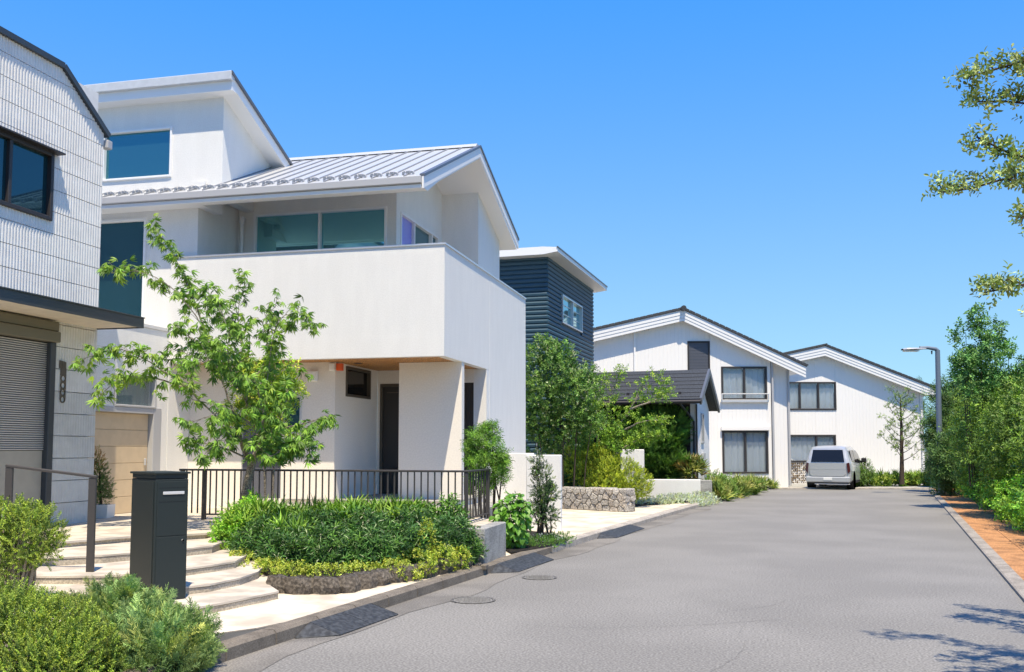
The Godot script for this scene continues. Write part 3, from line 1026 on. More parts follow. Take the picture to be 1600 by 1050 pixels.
	window(t, Vector3(-9.22, 5.10, -16.8), R, F, 2.763, 1.056, [1.385], 0.05, M.white_paint, M.glass_teal, 0.05, [], null, 0.025)
	var sw := window(t, Vector3(-6.27, 5.10, -17.02), Vector3.FORWARD, R, 2.33, 1.0, [0.8, 1.9], 0.045, M.white_paint, M.glass_blue, 0.05, [], null, 0.02)
	sw.get_child(0).material_override = M.glass_film
	s = st()
	tube(s, [Vector3(-9.42, 5.0, -16.70), Vector3(-9.42, 6.0, -16.70), Vector3(-9.42, 6.06, -16.72), Vector3(-9.42, 6.07, -16.79)], [0.035, 0.035, 0.035, 0.035], 10)
	tube(s, [Vector3(-9.42, 5.96, -16.70), Vector3(-9.42, 6.09, -16.70)], [0.05, 0.05], 10)
	part("vent_pipe", s, M.white_paint, t)
	# main roof: a body, panels, seams and snow guards
	var sl := Vector3(0, 7.721 - 6.139, -3.51).normalized()
	var up := Vector3(0, 3.51, 7.721 - 6.139).normalized()
	s = st()
	prism(s, [Vector3(-9.36, 5.944, -15.0), Vector3(-9.36, 6.12, -14.99), Vector3(-9.36, 7.70, -18.5), Vector3(-9.36, 6.51, -21.93), Vector3(-9.36, 6.274, -21.8), Vector3(-9.36, 7.49, -18.5), Vector3(-9.36, 6.28, -15.82), Vector3(-9.36, 5.944, -15.2)], Vector3(4.24, 0, 0))
	prism(s, [Vector3(-13.4, 5.944, -15.0), Vector3(-13.4, 6.12, -14.99), Vector3(-13.4, 6.52, -15.88), Vector3(-13.4, 5.944, -15.88)], Vector3(4.04, 0, 0))
	var rf := part("roof", s, M.white_paint, t)
	var panel_long := bx(0.004, 0, 0, 0.285, 0.008, 0.1).commit()
	for k in 27:
		var x := -5.17 - (k + 1) * 0.29
		var l := 3.845 if x > -9.4 else 0.96
		s = st()
		ob(s, Vector3(x, 6.139, -14.97), R, sl, up, Vector3(0.003, 0, -0.014), Vector3(0.287, l, 0.004))
		part("roof_panel", s, M.roof_metal, rf)
		s = st()
		ob(s, Vector3(x, 6.139, -14.97), R, sl, up, Vector3(-0.011, 0, -0.01), Vector3(0.011, l, 0.028), 0.004)
		part("roof_seam", s, M.roof_seam, rf)
		if x > -12.5:
			s = st()     # bent strap that holds back the snow
			var o := Vector3(x, 6.139, -14.97) + sl * 0.22
			for sg in [-1.0, 1.0]:
				prism(s, [o + R * (sg * 0.02) + up * 0.025, o + R * (sg * 0.055) + up * 0.07, o + R * (sg * 0.10) + up * 0.055, o + R * (sg * 0.115) + up * 0.0, o + R * (sg * 0.085) + up * 0.0, o + R * (sg * 0.07) + up * 0.035], sl * 0.05)
			ob(s, o, R, sl, up, Vector3(-0.03, 0, 0.02), Vector3(0.03, 0.05, 0.075), 0.005)
			part("snow_guard", s, M.grey_paint, rf)
	s = bx(-13.4, 6.005, -14.99, -5.14, 6.13, -14.90, 0.01)
	part("gutter", s, M.grey_paint, rf)
	part("eave_board", bx(-13.4, 5.93, -15.05, -5.15, 6.0, -14.95, 0.006), M.white_paint, rf)
	# gable trim on the right: a broad white board under a dark metal edge
	for m in [[0.0, 0.03, 0.21, M.white_paint, "barge_board"], [0.012, 0.05, -0.0, M.roof_edge, "verge_flashing"]]:
		s = st()
		var pr := [Vector3(0, 6.139, -14.96), Vector3(0, 7.725, -18.5), Vector3(0, 6.53, -21.95)]
		for k in 2:
			var a: Vector3 = pr[k]; var b: Vector3 = pr[k + 1]
			var hi := 0.0 if m[4] == "barge_board" else 0.035
			var lo: float = m[2] if m[4] == "barge_board" else 0.012
			var x0: float = -5.138 if m[4] == "barge_board" else -5.18
			prism(s, [a + Vector3(x0, hi, 0), a + Vector3(-5.138 + m[1], hi, 0), a + Vector3(-5.138 + m[1], -lo, 0), a + Vector3(x0, -lo, 0)], b - a)
		part(m[4], s, m[3], rf)
	s = st()
	prism(s, [Vector3(-9.36, 7.70, -18.36), Vector3(-9.36, 7.78, -18.44), Vector3(-9.36, 7.79, -18.56), Vector3(-9.36, 7.70, -18.65)], Vector3(4.2, 0, 0))
	part("ridge_cap", s, M.roof_metal, rf)
	# the tall volume with its lean-to roof
	s = st()
	wallh(s, Vector3(-13.4, 6.1, -15.6), R, F, 4.178, 2.1, 0.2, [[1.65, 0.54, 3.129, 1.494]])
	prism(s, [Vector3(-9.222, 6.2, -15.8), Vector3(-9.222, 8.25, -15.8), Vector3(-9.222, 7.2, -18.4), Vector3(-9.222, 6.2, -18.4)], Vector3(-0.2, 0, 0))
	part("tower_wall", s, M.stucco, t)
	window(t, Vector3(-11.75, 6.64, -15.6), R, F, 1.479, 0.954, [], 0.04, M.white_paint, M.glass_blue, 0.05, [], null, 0.03)
	s = st()
	prism(s, [Vector3(-13.4, 8.09, -15.35), Vector3(-13.4, 8.40, -15.35), Vector3(-13.4, 7.03, -18.60), Vector3(-13.4, 6.8, -18.60), Vector3(-13.4, 8.09, -15.55)], Vector3(4.48, 0, 0))
	var tr := part("tower_roof", s, M.white_paint, t)
	s = bx(-13.4, 8.26, -15.42, -8.90, 8.43, -15.28, 0.012)
	part("fascia", s, M.fascia_metal, tr)
	s = st()
	prism(s, [Vector3(-8.93, 8.37, -15.3), Vector3(-8.93, 8.43, -15.3), Vector3(-8.93, 7.05, -18.6), Vector3(-8.93, 7.0, -18.6)], Vector3(0.05, 0, 0))
	part("verge_flashing", s, M.roof_edge, tr)
	# garden walls at the right side of the house
	at(13.5, Vector3(-4.4, 0.1, -18.6))
	solo("garden_wall", bx(-4.84, 0.05, -18.65, -4.02, 1.5, -18.5, 0.012), M.stucco, "low white wall joining the stucco house behind the feathery shrub", "wall", "low white garden walls")
	at(13.5, Vector3(-3.6, 0.1, -17.3))
	solo("garden_wall", bx(-3.90, 0.05, -17.5, -3.25, 1.475, -17.35, 0.012), M.stucco, "low white wall end standing behind the thin dark shrub", "wall", "low white garden walls")

func house_c() -> void:
	at(17.0, Vector3(-9, 0.1, -29))
	var t := root("dark_blue_house", "dark blue house with ribbed siding and thin pale flat roof behind the white house", "house")
	var X := -6.947
	var Z := -26.11
	var s := st()
	wallh(s, Vector3(X, 0.0, Z), Vector3.FORWARD, Vector3.RIGHT, 6.1, 7.05, 0.2, [[1.6, 5.33, 4.25, 6.2], [0.8, 0.9, 2.6, 2.4]])
	wallh(s, Vector3(-12, 0.0, Z), Vector3.RIGHT, Vector3.BACK, 5.052, 7.05, 0.2, [[3.9, 0.9, 4.8, 2.3]])
	part("wall", s, M.blue_siding, t)
	s = st()
	for k in 54:
		var y := 0.05 + k * 0.13
		var rows := [[y, 0.0], [y + 0.02, 0.035], [y + 0.075, 0.045], [y + 0.112, 0.028], [y + 0.12, 0.0]]
		for j in 4:
			var a: Array = rows[j]; var b: Array = rows[j + 1]
			var spans := [[0.0, 6.1]]
			if y > 5.22 and y < 6.2: spans = [[0.0, 1.57], [4.28, 6.1]]
			if y > 0.8 and y < 2.35: spans = [[0.0, 0.78], [2.62, 6.1]]
			for g in spans:
				quad(s, Vector3(X + a[1], a[0], Z - g[0]), Vector3(X + b[1], b[0], Z - g[0]), Vector3(X + b[1], b[0], Z - g[1]), Vector3(X + a[1], a[0], Z - g[1]))
			quad(s, Vector3(-12, a[0], Z + a[1]), Vector3(-12, b[0], Z + b[1]), Vector3(X, b[0], Z + b[1]), Vector3(X, a[0], Z + a[1]))
			tri(s, Vector3(X + a[1], a[0], Z), Vector3(X, a[0], Z + a[1]), Vector3(X + b[1], b[0], Z))
			tri(s, Vector3(X, a[0], Z + a[1]), Vector3(X, b[0], Z + b[1]), Vector3(X + b[1], b[0], Z))
	part("siding", s, M.blue_siding, t, "stuff")
	window(t, Vector3(X + 0.045, 5.33, Z - 1.6), Vector3.FORWARD, Vector3.RIGHT, 2.65, 0.87, [1.35], 0.05, M.alu, M.glass_teal, 0.06, [0.32, 0.6], null, 0.03)
	window(t, Vector3(X + 0.03, 0.9, Z - 0.8), Vector3.FORWARD, Vector3.RIGHT, 1.8, 1.5, [0.9], 0.06, M.dark_frame, M.glass_dark, 0.06)
	window(t, Vector3(-8.1, 0.9, Z + 0.03), Vector3.RIGHT, Vector3.BACK, 0.9, 1.4, [0.45], 0.05, M.alu, M.glass_dark, 0.06)
	s = st()
	prism(s, [Vector3(X + 0.42, 7.08, Z + 0.42), Vector3(X + 0.42, 7.20, Z + 0.42), Vector3(X, 7.24, Z + 0.42), Vector3(-12.4, 7.24, Z + 0.42), Vector3(-12.4, 7.02, Z + 0.42), Vector3(X, 7.02, Z + 0.42)], Vector3(0, 0, -7.0))
	var rf := part("roof", s, M.white_paint, t)
	part("roof_edge", bx(X + 0.40, 7.19, Z - 6.6, X + 0.44, 7.225, Z + 0.44), M.roof_edge, rf)

func house_d() -> void:
	# eave, apex and rear eave of the gable
	var th := 20.0
	at(th, Vector3(-6.5, 0.1, -31.5))
	var t := root("small_gabled_house", "small white gabled house with dark shingle roof and brown front", "house")
	var X := -4.77
	var R := -4.47
	var ze := -28.75
	var za := -30.55
	var zb := -32.6
	var s := st()
	prism(s, [Vector3(X, 0, -29.75), Vector3(X, 2.95, -29.75), Vector3(X, 3.86, za), Vector3(X, 2.86, zb + 0.35), Vector3(X, 0, zb + 0.35)], Vector3(-0.2, 0, 0))
	part("side_wall", s, M.stucco, t)
	part("front_wall", bx(-11, 0, -29.95, X - 0.2, 2.95, -29.76), M.brown_board, t)
	part("corner_board", bx(X - 0.02, 0.1, -29.77, X + 0.02, 2.95, -29.70), M.dark_frame, t)
	for k in 7:
		part("louvre", bx(-5.5, 0.9 + k * 0.13, -29.75, X - 0.25, 0.97 + k * 0.13, -29.70, 0.005), M.brown_board, t)
	window(t, Vector3(X, 1.75, -30.5), Vector3.FORWARD, Vector3.RIGHT, 0.5, 0.95, [], 0.05, M.grey_paint, M.glass_dark, -0.02, [], null, 0.04)
	part("vent_hood", bx(X, 1.25, -30.9, X + 0.08, 1.45, -30.6, 0.01), M.grey_paint, t)
	part("meter_box", bx(X, 0.4, -30.9, X + 0.1, 1.0, -30.4, 0.01), M.grey_paint, t)
	s = st()
	prism(s, [Vector3(-11, 2.96, ze), Vector3(-11, 3.06, ze), Vector3(-11, 4.07, za), Vector3(-11, 2.95, zb), Vector3(-11, 2.83, zb), Vector3(-11, 3.92, za)], Vector3(11 + R - 0.02, 0, 0))
	var rf := part("roof", s, M.dark_tile, t)
	s = st()
	for k in 15:          # shingle courses
		var a := float(k) / 15
		var p := Vector3(-11, lerpf(3.06, 4.07, a), lerpf(ze, za, a))
		ob(s, p, Vector3.RIGHT, Vector3(0, 1.01, -1.8).normalized(), Vector3(0, 1.8, 1.01).normalized(), Vector3(0, -0.01, 0.001), Vector3(11 + R - 0.03, 0.137, 0.012 + 0.012 * (k % 2)))
	part("shingles", s, M.dark_tile, rf, "stuff")
	for g in [[ze, 3.06, za, 4.07], [za, 4.07, zb, 2.95]]:
		s = st()
		prism(s, [Vector3(R - 0.05, g[1] + 0.03, g[0]), Vector3(R + 0.02, g[1] + 0.03, g[0]), Vector3(R + 0.02, g[1] - 0.17, g[0]), Vector3(R - 0.05, g[1] - 0.17, g[0])], Vector3(0, g[3] - g[1], g[2] - g[0]))
		part("barge_board", s, M.roof_edge, rf)
	s = st()
	tube(s, [Vector3(-11, 2.98, ze + 0.05), Vector3(R, 2.98, ze + 0.05)], [0.06, 0.06], 8)
	part("gutter", s, M.dark_frame, rf)
	s = st()
	tube(s, [Vector3(X - 0.35, 2.95, ze + 0.03), Vector3(X - 0.2, 2.6, -29.6), Vector3(X - 0.08, 2.4, -29.68), Vector3(X - 0.08, 0.2, -29.68)], [0.035, 0.035, 0.035, 0.035], 8)
	part("downpipe", s, M.dark_frame, rf)
	for x in [-5.2, -6.0, -6.8, -8.2]:
		part("snow_guard", bx(x, 3.22, ze - 0.30, x + 0.09, 3.30, ze - 0.26), M.dark_frame, rf)

func siding(s: SurfaceTool, x0: float, x1: float, z: float, top: Callable, y0: float, holes: Array) -> void:   # upright boards with grooves
	var x := x0
	while x < x1 - 0.01:
		var e: float = minf(x0 + ceilf((x - x0 + 1e-3) / 0.152) * 0.152, x1)
		for h in holes:
			for c in [h[0], h[2]]:
				if c > x + 0.001 and c < e: e = c
		var spans := [[y0, -1.0]]
		for h in holes:
			if e > h[0] + 0.001 and x < h[2] - 0.001:
				var fresh := []
				for g in spans:
					var gt: float = g[1] if g[1] > 0 else 99.0
					if h[1] > g[0] and h[3] < gt:
						fresh.append([g[0], h[1]]); fresh.append([h[3], g[1]])
					else:
						fresh.append(g)
				spans = fresh
		for g in spans:
			var t0: float = g[1] if g[1] > 0 else top.call(x + 0.008)
			var t1: float = g[1] if g[1] > 0 else top.call(e - 0.008)
			var gr := minf(0.007, (e - x) * 0.3)
			quad(s, Vector3(x + gr, g[0], z), Vector3(x + gr, t0, z), Vector3(e - gr, t1, z), Vector3(e - gr, g[0], z))
			quad(s, Vector3(x, g[0], z - 0.009), Vector3(x, t0, z - 0.009), Vector3(x + gr, t0, z), Vector3(x + gr, g[0], z))
			quad(s, Vector3(e - gr, g[0], z), Vector3(e - gr, t1, z), Vector3(e, t1, z - 0.009), Vector3(e, g[0], z - 0.009))
		x = e

func gable(t: Node, pts: Array, z: float, over: float, deep: float, tall: float) -> void:   # roof body, white two-step barge boards and dark tiles
	var s := st()
	var lower := []
	for p in pts:
		lower.push_front(Vector3(p.x, p.y - 0.2, z - deep))
	var outline := []
	for p in pts:
		outline.append(Vector3(p.x, p.y - 0.02, z - deep))
	outline.append_array(lower)
	prism(s, outline, Vector3(0, 0, deep + over - 0.04))
	var rf := part("roof", s, M.white_paint, t)
	for i in pts.size() - 1:
		var a := Vector3(pts[i].x, pts[i].y, z + over)
		var b := Vector3(pts[i + 1].x, pts[i + 1].y, z + over)
		for k in [[0.0, tall * 0.42, 0.0, 0.06], [tall * 0.42 + 0.005, tall * 0.72, -0.014, 0.06], [tall * 0.72 + 0.005, tall, -0.028, 0.05]]:
			s = st()
			var q := Vector3(0, 0, k[2])
			prism(s, [a + q + Vector3(0, -k[0], 0), b + q + Vector3(0, -k[0], 0), b + q + Vector3(0, -k[1], 0), a + q + Vector3(0, -k[1], 0)], Vector3(0, 0, -k[3]))
			part("barge_board", s, M.white_paint, rf)
		s = st()
		var u := (b - a).normalized()
		var n := Vector3(-u.y, u.x, 0)
		ob(s, a, u, n, Vector3.BACK, Vector3(-0.05, 0.0, -deep - over), Vector3((b - a).length() + 0.03, 0.07, 0.04), 0.01)
		var c := 0.0
		while c < (b - a).length() - 0.1:      # tile ends along the verge
			ob(s, a, u, n, Vector3.BACK, Vector3(c, 0.06, -1.2), Vector3(c + 0.24, 0.115, 0.03), 0.015)
			c += 0.26
		part("roof_tiles", s, M.dark_tile, rf, "stuff")
	return

func house_e() -> void:
	at(0, Vector3(7, 0.05, -39))
	var Z := -38.5
	var t := root("gabled_white_house", "large white house with broad gable and curtained windows at end of street", "house")
	var top := func(x): return (7.0 - (6.85 - x) * 0.24 if x < 6.85 else 7.0 - (x - 6.85) * 0.47)
	var holes := [[8.41, 0.58, 10.25, 2.29], [8.41, 3.52, 10.25, 4.87], [7.07, 4.55, 7.97, 5.90]]
	part("wall_core", bx(2.0, 0, Z - 6.0, 10.40, 4.7, Z - 0.5), M.white_siding, t)
	var s := st()
	siding(s, 2.0, 10.40, Z, top, 0.03, holes)
	part("siding", s, M.white_siding, t, "stuff")
	s = st()
	siding(s, 10.50, 11.13, Z - 0.25, top, 0.03, [])
	quad(s, Vector3(11.13, 0.03, Z - 0.25), Vector3(11.13, 4.9, Z - 0.25), Vector3(11.13, 4.9, Z - 6), Vector3(11.13, 0.03, Z - 6))
	part("corner_bay", s, M.white_siding, t, "stuff")
	part("return_wall", bx(10.30, 0.03, Z - 0.5, 10.402, 5.2, Z - 0.02), M.white_siding, t)
	part("left_wall", bx(1.9, 0.03, Z - 6, 2.0, 5.7, Z - 0.02), M.white_siding, t)
	for k in [[2.29, 0.58], [4.87, 3.52]]:
		window(t, Vector3(8.41, k[1], Z), Vector3.RIGHT, Vector3.BACK, 1.84, k[0] - k[1], [0.93], 0.075, M.dark_frame, M.clear_pane, 0.05, [], M.curtain_grey, 0.03)
	part("shutter_case", bx(8.36, 2.30, Z + 0.01, 10.30, 2.46, Z + 0.13, 0.01), M.white_siding, t)
	s = bx(8.38, 3.42, Z + 0.02, 10.28, 3.53, Z + 0.12, 0.01)
	box(s, Vector3(8.38, 3.74, Z + 0.14), Vector3(10.28, 3.78, Z + 0.18), 0.01)
	box(s, Vector3(8.38, 3.54, Z + 0.14), Vector3(8.42, 3.74, Z + 0.18)); box(s, Vector3(10.24, 3.54, Z + 0.14), Vector3(10.28, 3.74, Z + 0.18))
	part("window_rail", s, M.alu, t)
	var w := window(t, Vector3(7.07, 4.55, Z), Vector3.RIGHT, Vector3.BACK, 0.9, 1.35, [], 0.06, M.dark_frame, M.door_slate, 0.03, [], null, 0.03)
	s = st()
	for k in 20:
		box(s, Vector3(7.14, 4.63 + k * 0.06, Z - 0.028), Vector3(7.90, 4.67 + k * 0.06, Z - 0.01))
	part("shutter_slats", s, M.door_slate, w, "stuff")
	s = st()
	tube(s, [Vector3(10.45, 5.05, Z + 0.06), Vector3(10.45, 0.1, Z + 0.06)], [0.045, 0.045], 8)
	tube(s, [Vector3(11.16, 4.8, Z - 0.2), Vector3(11.16, 0.1, Z - 0.2)], [0.05, 0.05], 8)
	part("downpipe", s, M.grey_paint, t)
	part("downpipe", bx(4.90, 4.0, Z + 0.02, 4.97, 6.3, Z + 0.08, 0.01), M.white_paint, t)
	gable(t, [Vector2(1.6, 5.90), Vector2(6.85, 7.12), Vector2(11.72, 4.84)], Z, 0.36, 6.5, 0.44)
	s = st()
	for k in 7:
		var p := Vector3(6.85 + 0.03 * sin(k * 2.1), 7.17, Z + 0.55 - k * 0.8)
		tube(s, [p, p + Vector3(0, 0, -0.78)], [0.11, 0.10], 8)
	part("ridge_tiles", s, M.dark_tile, t)

func house_f() -> void:
	at(0, Vector3(15, 0.05, -43.5))
	var Z := -43.0
	var t := root("rear_gabled_house", "white gabled house behind the parked van with long sloping roof", "house")
	var top := func(x): return (6.03 - (13.97 - x) * 0.21 if x < 13.97 else 6.03 - (x - 13.97) * 0.395)
	var s := st()
	siding(s, 11.0, 18.37, Z, top, 0.03, [[12.36, 3.29, 14.54, 4.56], [12.36, 0.97, 14.48, 2.19], [12.30, 0.03, 13.6, 0.95]])
	quad(s, Vector3(18.37, 0.03, Z), Vector3(18.37, 4.2, Z), Vector3(18.37, 4.2, Z - 6), Vector3(18.37, 0.03, Z - 6))
	part("siding", s, M.white_siding, t, "stuff")
	part("wall_core", bx(11.0, 0, Z - 6.0, 18.36, 4.1, Z - 0.6), M.white_siding, t)
	window(t, Vector3(12.36, 3.29, Z), Vector3.RIGHT, Vector3.BACK, 2.18, 1.27, [0.55, 1.38], 0.075, M.dark_frame, M.clear_pane, 0.05, [], M.curtain_grey, 0.03)
	window(t, Vector3(12.36, 0.97, Z), Vector3.RIGHT, Vector3.BACK, 2.12, 1.22, [1.25], 0.075, M.dark_frame, M.clear_pane, 0.05, [], M.curtain_grey, 0.03)
	rng.seed = 31
	s = bx(12.30, 0.03, Z - 0.2, 13.6, 0.95, Z - 0.02)
	var veneer := part("stone_veneer", s, M.mortar_dark, t)
	for i in 14:
		for j in 12:
			var x := 12.31 + i * 0.092 + (0.03 if j % 2 else 0.0)
			var y := 0.05 + j * 0.076
			part("stone", bx(x, y, Z - 0.03, x + rng.randf_range(0.06, 0.088), y + rng.randf_range(0.05, 0.07), Z + rng.randf_range(0.0, 0.03), 0.012), [M.mosaic, M.bark_dark, M.mosaic, M.mosaic][rng.randi() % 4], veneer)
	part("corner_pipe", bx(18.28, 0.05, Z + 0.02, 18.38, 4.0, Z + 0.1, 0.01), M.white_paint, t)
	gable(t, [Vector2(10.8, 5.45), Vector2(13.97, 6.13), Vector2(18.95, 4.17)], Z, 0.40, 6.5, 0.42)

func atw(th: float, world: Vector3) -> void:
	TH = th
	O = turn().inverse() * world

func clip(poly: Array, p: Vector2, n: Vector2) -> Array:   # keeps the side of the line that n points away from
	var r := []
	for i in poly.size():
		var a: Vector2 = poly[i]; var b: Vector2 = poly[(i + 1) % poly.size()]
		var da := (a - p).dot(n); var db := (b - p).dot(n)
		if da <= 0: r.append(a)
		if da * db < 0: r.append(a.lerp(b, da / (da - db)))
	return r

func street_things() -> void:
	# curved garden steps
	at(13.5, Vector3(-6.0, 0.1, -9.5))
	var t := root("garden_steps", "broad curved garden steps of pale stone behind the dark letter box", "steps")
	var plans := [
		[[-8.2, -6.6], [-5.5, -6.85], [-5.1, -7.22], [-4.84, -7.62], [-4.67, -8.17], [-4.52, -8.88], [-4.95, -9.42], [-5.6, -11.0], [-8.4, -11.0]],
		[[-8.2, -7.45], [-6.3, -7.55], [-5.65, -7.98], [-5.31, -8.36], [-5.15, -8.66], [-5.09, -9.14], [-5.15, -9.62], [-5.28, -9.97], [-5.9, -11.3], [-8.4, -11.3]],
		[[-8.25, -8.2], [-6.7, -8.25], [-6.2, -8.4], [-5.9, -8.7], [-5.72, -9.11], [-5.6, -9.48], [-5.54, -9.83], [-5.71, -10.38], [-6.3, -11.6], [-8.4, -11.6]],
		[[-8.3, -8.9], [-7.2, -8.95], [-6.85, -9.3], [-6.6, -9.75], [-6.36, -10.08], [-6.22, -10.5], [-6.38, -11.09], [-6.6, -11.9], [-8.5, -11.9]]]
	var hs := [0.18, 0.26, 0.34, 0.43]
	for k in 4:
		var mid := Vector2(-7.0, -10.2)
		var inner := []
		for c in plans[k]:
			var q := Vector2(c[0], c[1])
			q += (mid - q).normalized() * 0.010
			inner.append([q.x, q.y])
		var s := st()
		slab(s, inner, 0.05, hs[k] - 0.026)
		var deep := []
		for c in inner:
			var q := Vector2(c[0], c[1])
			q += (mid - q).normalized() * 0.02
			deep.append([q.x, q.y])
		slab(s, deep, hs[k] - 0.026, hs[k] - 0.02)
		var sp := part("step", s, M.riser, t)
		s = st()
		slab(s, plans[k], hs[k] - 0.02, hs[k])
		part("tread", s, M.tread, sp)
	# short handrail by the steps
	at(13.5, Vector3(-6.5, 0.34, -8.7))
	t = root("stair_handrail", "dark flat bar handrail on two posts at left of steps", "handrail")
	var a := turn().inverse() * Vector3(-5.21, 1.40, -10.0)
	var b := turn().inverse() * Vector3(-4.30, 1.295, -9.9)
	var u := Vector3(b.x - a.x, 0, b.z - a.z).normalized()
	var n := u.cross(Vector3.UP)
	for e in [[a, 0.42], [b, 0.33]]:
		var s := st()
		ob(s, Vector3(e[0].x, 0, e[0].z), u, Vector3.UP, n, Vector3(-0.04, e[1], -0.015), Vector3(0.04, e[0].y, 0.015), 0.004)
		part("post", s, M.rail_brown, t)
	var s := st()
	var ur := (b - a).normalized()
	ob(s, a, ur, ur.cross(n).normalized() * -1.0, n, Vector3(-0.04, 0.0, -0.022), Vector3((b - a).length() + 0.045, 0.028, 0.022), 0.006)
	part("rail", s, M.rail_brown, t)
	# letter box pillar
	atw(-45, Vector3(-3.315, 0.1, -8.98))
	t = root("letter_box", "tall dark green metal letter box pillar with steel slot", "letter box")
	var x := O.x
	var z := O.z
	part("body", bx(x, 0.1, z - 0.52, x + 0.325, 1.31, z, 0.008), M.box_green, t)
	s = bx(x - 0.015, 1.355, z - 0.535, x + 0.34, 1.375, z + 0.015, 0.004)
	box(s, Vector3(x + 0.004, 1.313, z - 0.516), Vector3(x + 0.321, 1.356, z - 0.004), 0.003)
	part("lid", s, M.box_green, t)
	s = bx(x + 0.018, 0.78, z, x + 0.307, 1.285, z + 0.006, 0.003)
	var door := part("flap_panel", s, M.box_green, t)
	part("slot_plate", bx(x + 0.07, 1.165, z + 0.006, x + 0.28, 1.192, z + 0.014, 0.003), M.slot_steel, door)
	s = bx(x + 0.03, 1.095, z + 0.0062, x + 0.297, 1.099, z + 0.0075)
	box(s, Vector3(x + 0.03, 1.225, z + 0.0062), Vector3(x + 0.297, 1.229, z + 0.0075))
	part("flap_seam", s, M.box_seam, door)
	part("parcel_door", bx(x + 0.018, 0.14, z, x + 0.307, 0.772, z + 0.006, 0.003), M.box_green, t)
	s = st()
	tube(s, [Vector3(x + 0.275, 0.73, z + 0.004), Vector3(x + 0.275, 0.73, z + 0.016)], [0.011, 0.010], 12)
	part("lock", s, M.slot_steel, t)
	part("side_panel", bx(x - 0.006, 0.14, z - 0.49, x, 1.285, z - 0.03, 0.003), M.box_green, t)
	# railing along the terrace edge
	at(13.5, Vector3(-6.0, 0.5, -13.34))
	t = root("terrace_railing", "low brown metal railing of upright bars along the terrace edge", "railing")
	part("top_rail", bx(-8.5, 1.25, -13.37, -3.84, 1.28, -13.31, 0.006), M.rail_brown, t)
	part("bottom_rail", bx(-8.1, 0.575, -13.355, -3.86, 0.60, -13.325, 0.004), M.rail_brown, t)
	part("side_rail", bx(-3.90, 1.25, -14.55, -3.84, 1.28, -13.372, 0.006), M.rail_brown, t)
	part("side_bottom_rail", bx(-3.885, 0.575, -14.5, -3.855, 0.60, -13.357, 0.004), M.rail_brown, t)
	for k in [-8.45, -8.07, -3.87]:
		part("post", bx(k - 0.035, 0.48, -13.36, k + 0.035 if k < -4 else k + 0.02, 1.25, -13.32, 0.005), M.rail_brown, t)
	part("post", bx(-3.89, 0.48, -14.56, -3.85, 1.25, -14.50, 0.005), M.rail_brown, t)
	var bar := bx(-0.009, 0.6, -0.009, 0.009, 1.25, 0.009)
	O = Vector3.ZERO
	bar = bx(-0.009, 0.0, -0.009, 0.009, 0.65, 0.009)
	var bm := bar.commit()
	O = Vector3(-6.0, 0.5, -13.34)
	for k in 40:
		piece("baluster", bm, M.rail_brown, t, Vector3(-7.97 + k * 0.1033, 0.6, -13.34))
	for k in 7:
		piece("baluster", bm, M.rail_brown, t, Vector3(-3.87, 0.6, -13.52 - k * 0.15))
	for k in 3:
		piece("baluster", bm, M.rail_brown, t, Vector3(-8.38 + k * 0.1, 0.6, -13.34))
	# concrete end of the bed's retaining wall with a row of setts at its foot
	at(13.5, Vector3(-3.3, 0.1, -12.2))
	t = root("retaining_wall", "grey concrete wall end closing the planting bed by the kerb", "wall")
	part("wall", bx(-3.40, 0.05, -13.1, -3.23, 0.575, -11.95, 0.012), M.concrete, t)
	part("wall_end", bx(-3.62, 0.05, -12.04, -3.402, 0.575, -11.92, 0.012), M.concrete, t)
	rng.seed = 3
	for k in 6:
		part("sett", bx(-3.66 + k * 0.085, 0.07, -11.90, -3.585 + k * 0.085, 0.125 + rng.randf_range(0, 0.03), -11.76, 0.012), M.concrete_dirty, t)
	# rough stones holding the bed
	at(13.5, Vector3(-4.2, 0.1, -9.8))
	t = root("rock_edging", "rough brown stone edging holding the bed below yellow leaves", "stone edging")
	var path := [Vector3(-4.9, 0, -9.45), Vector3(-4.62, 0, -9.24), Vector3(-4.08, 0, -9.38), Vector3(-3.9, 0, -10.18), Vector3(-3.67, 0, -10.60), Vector3(-3.52, 0, -11.34), Vector3(-3.40, 0, -11.70)]
	for i in path.size() - 1:
		var l: float = path[i].distance_to(path[i + 1])
		var m := maxi(1, int(l / 0.26))
		for k in m:
			var p: Vector3 = path[i].lerp(path[i + 1], (k + 0.5) / m)
			var d: Vector3 = (path[i + 1] - path[i]).normalized()
			s = st()
			rock(s, p + Vector3(0, 0.17, 0), d * (l / m * 0.60), Vector3.UP * 0.11, d.cross(Vector3.UP) * 0.12)
			part("rock", s, M.rock_brown, t)
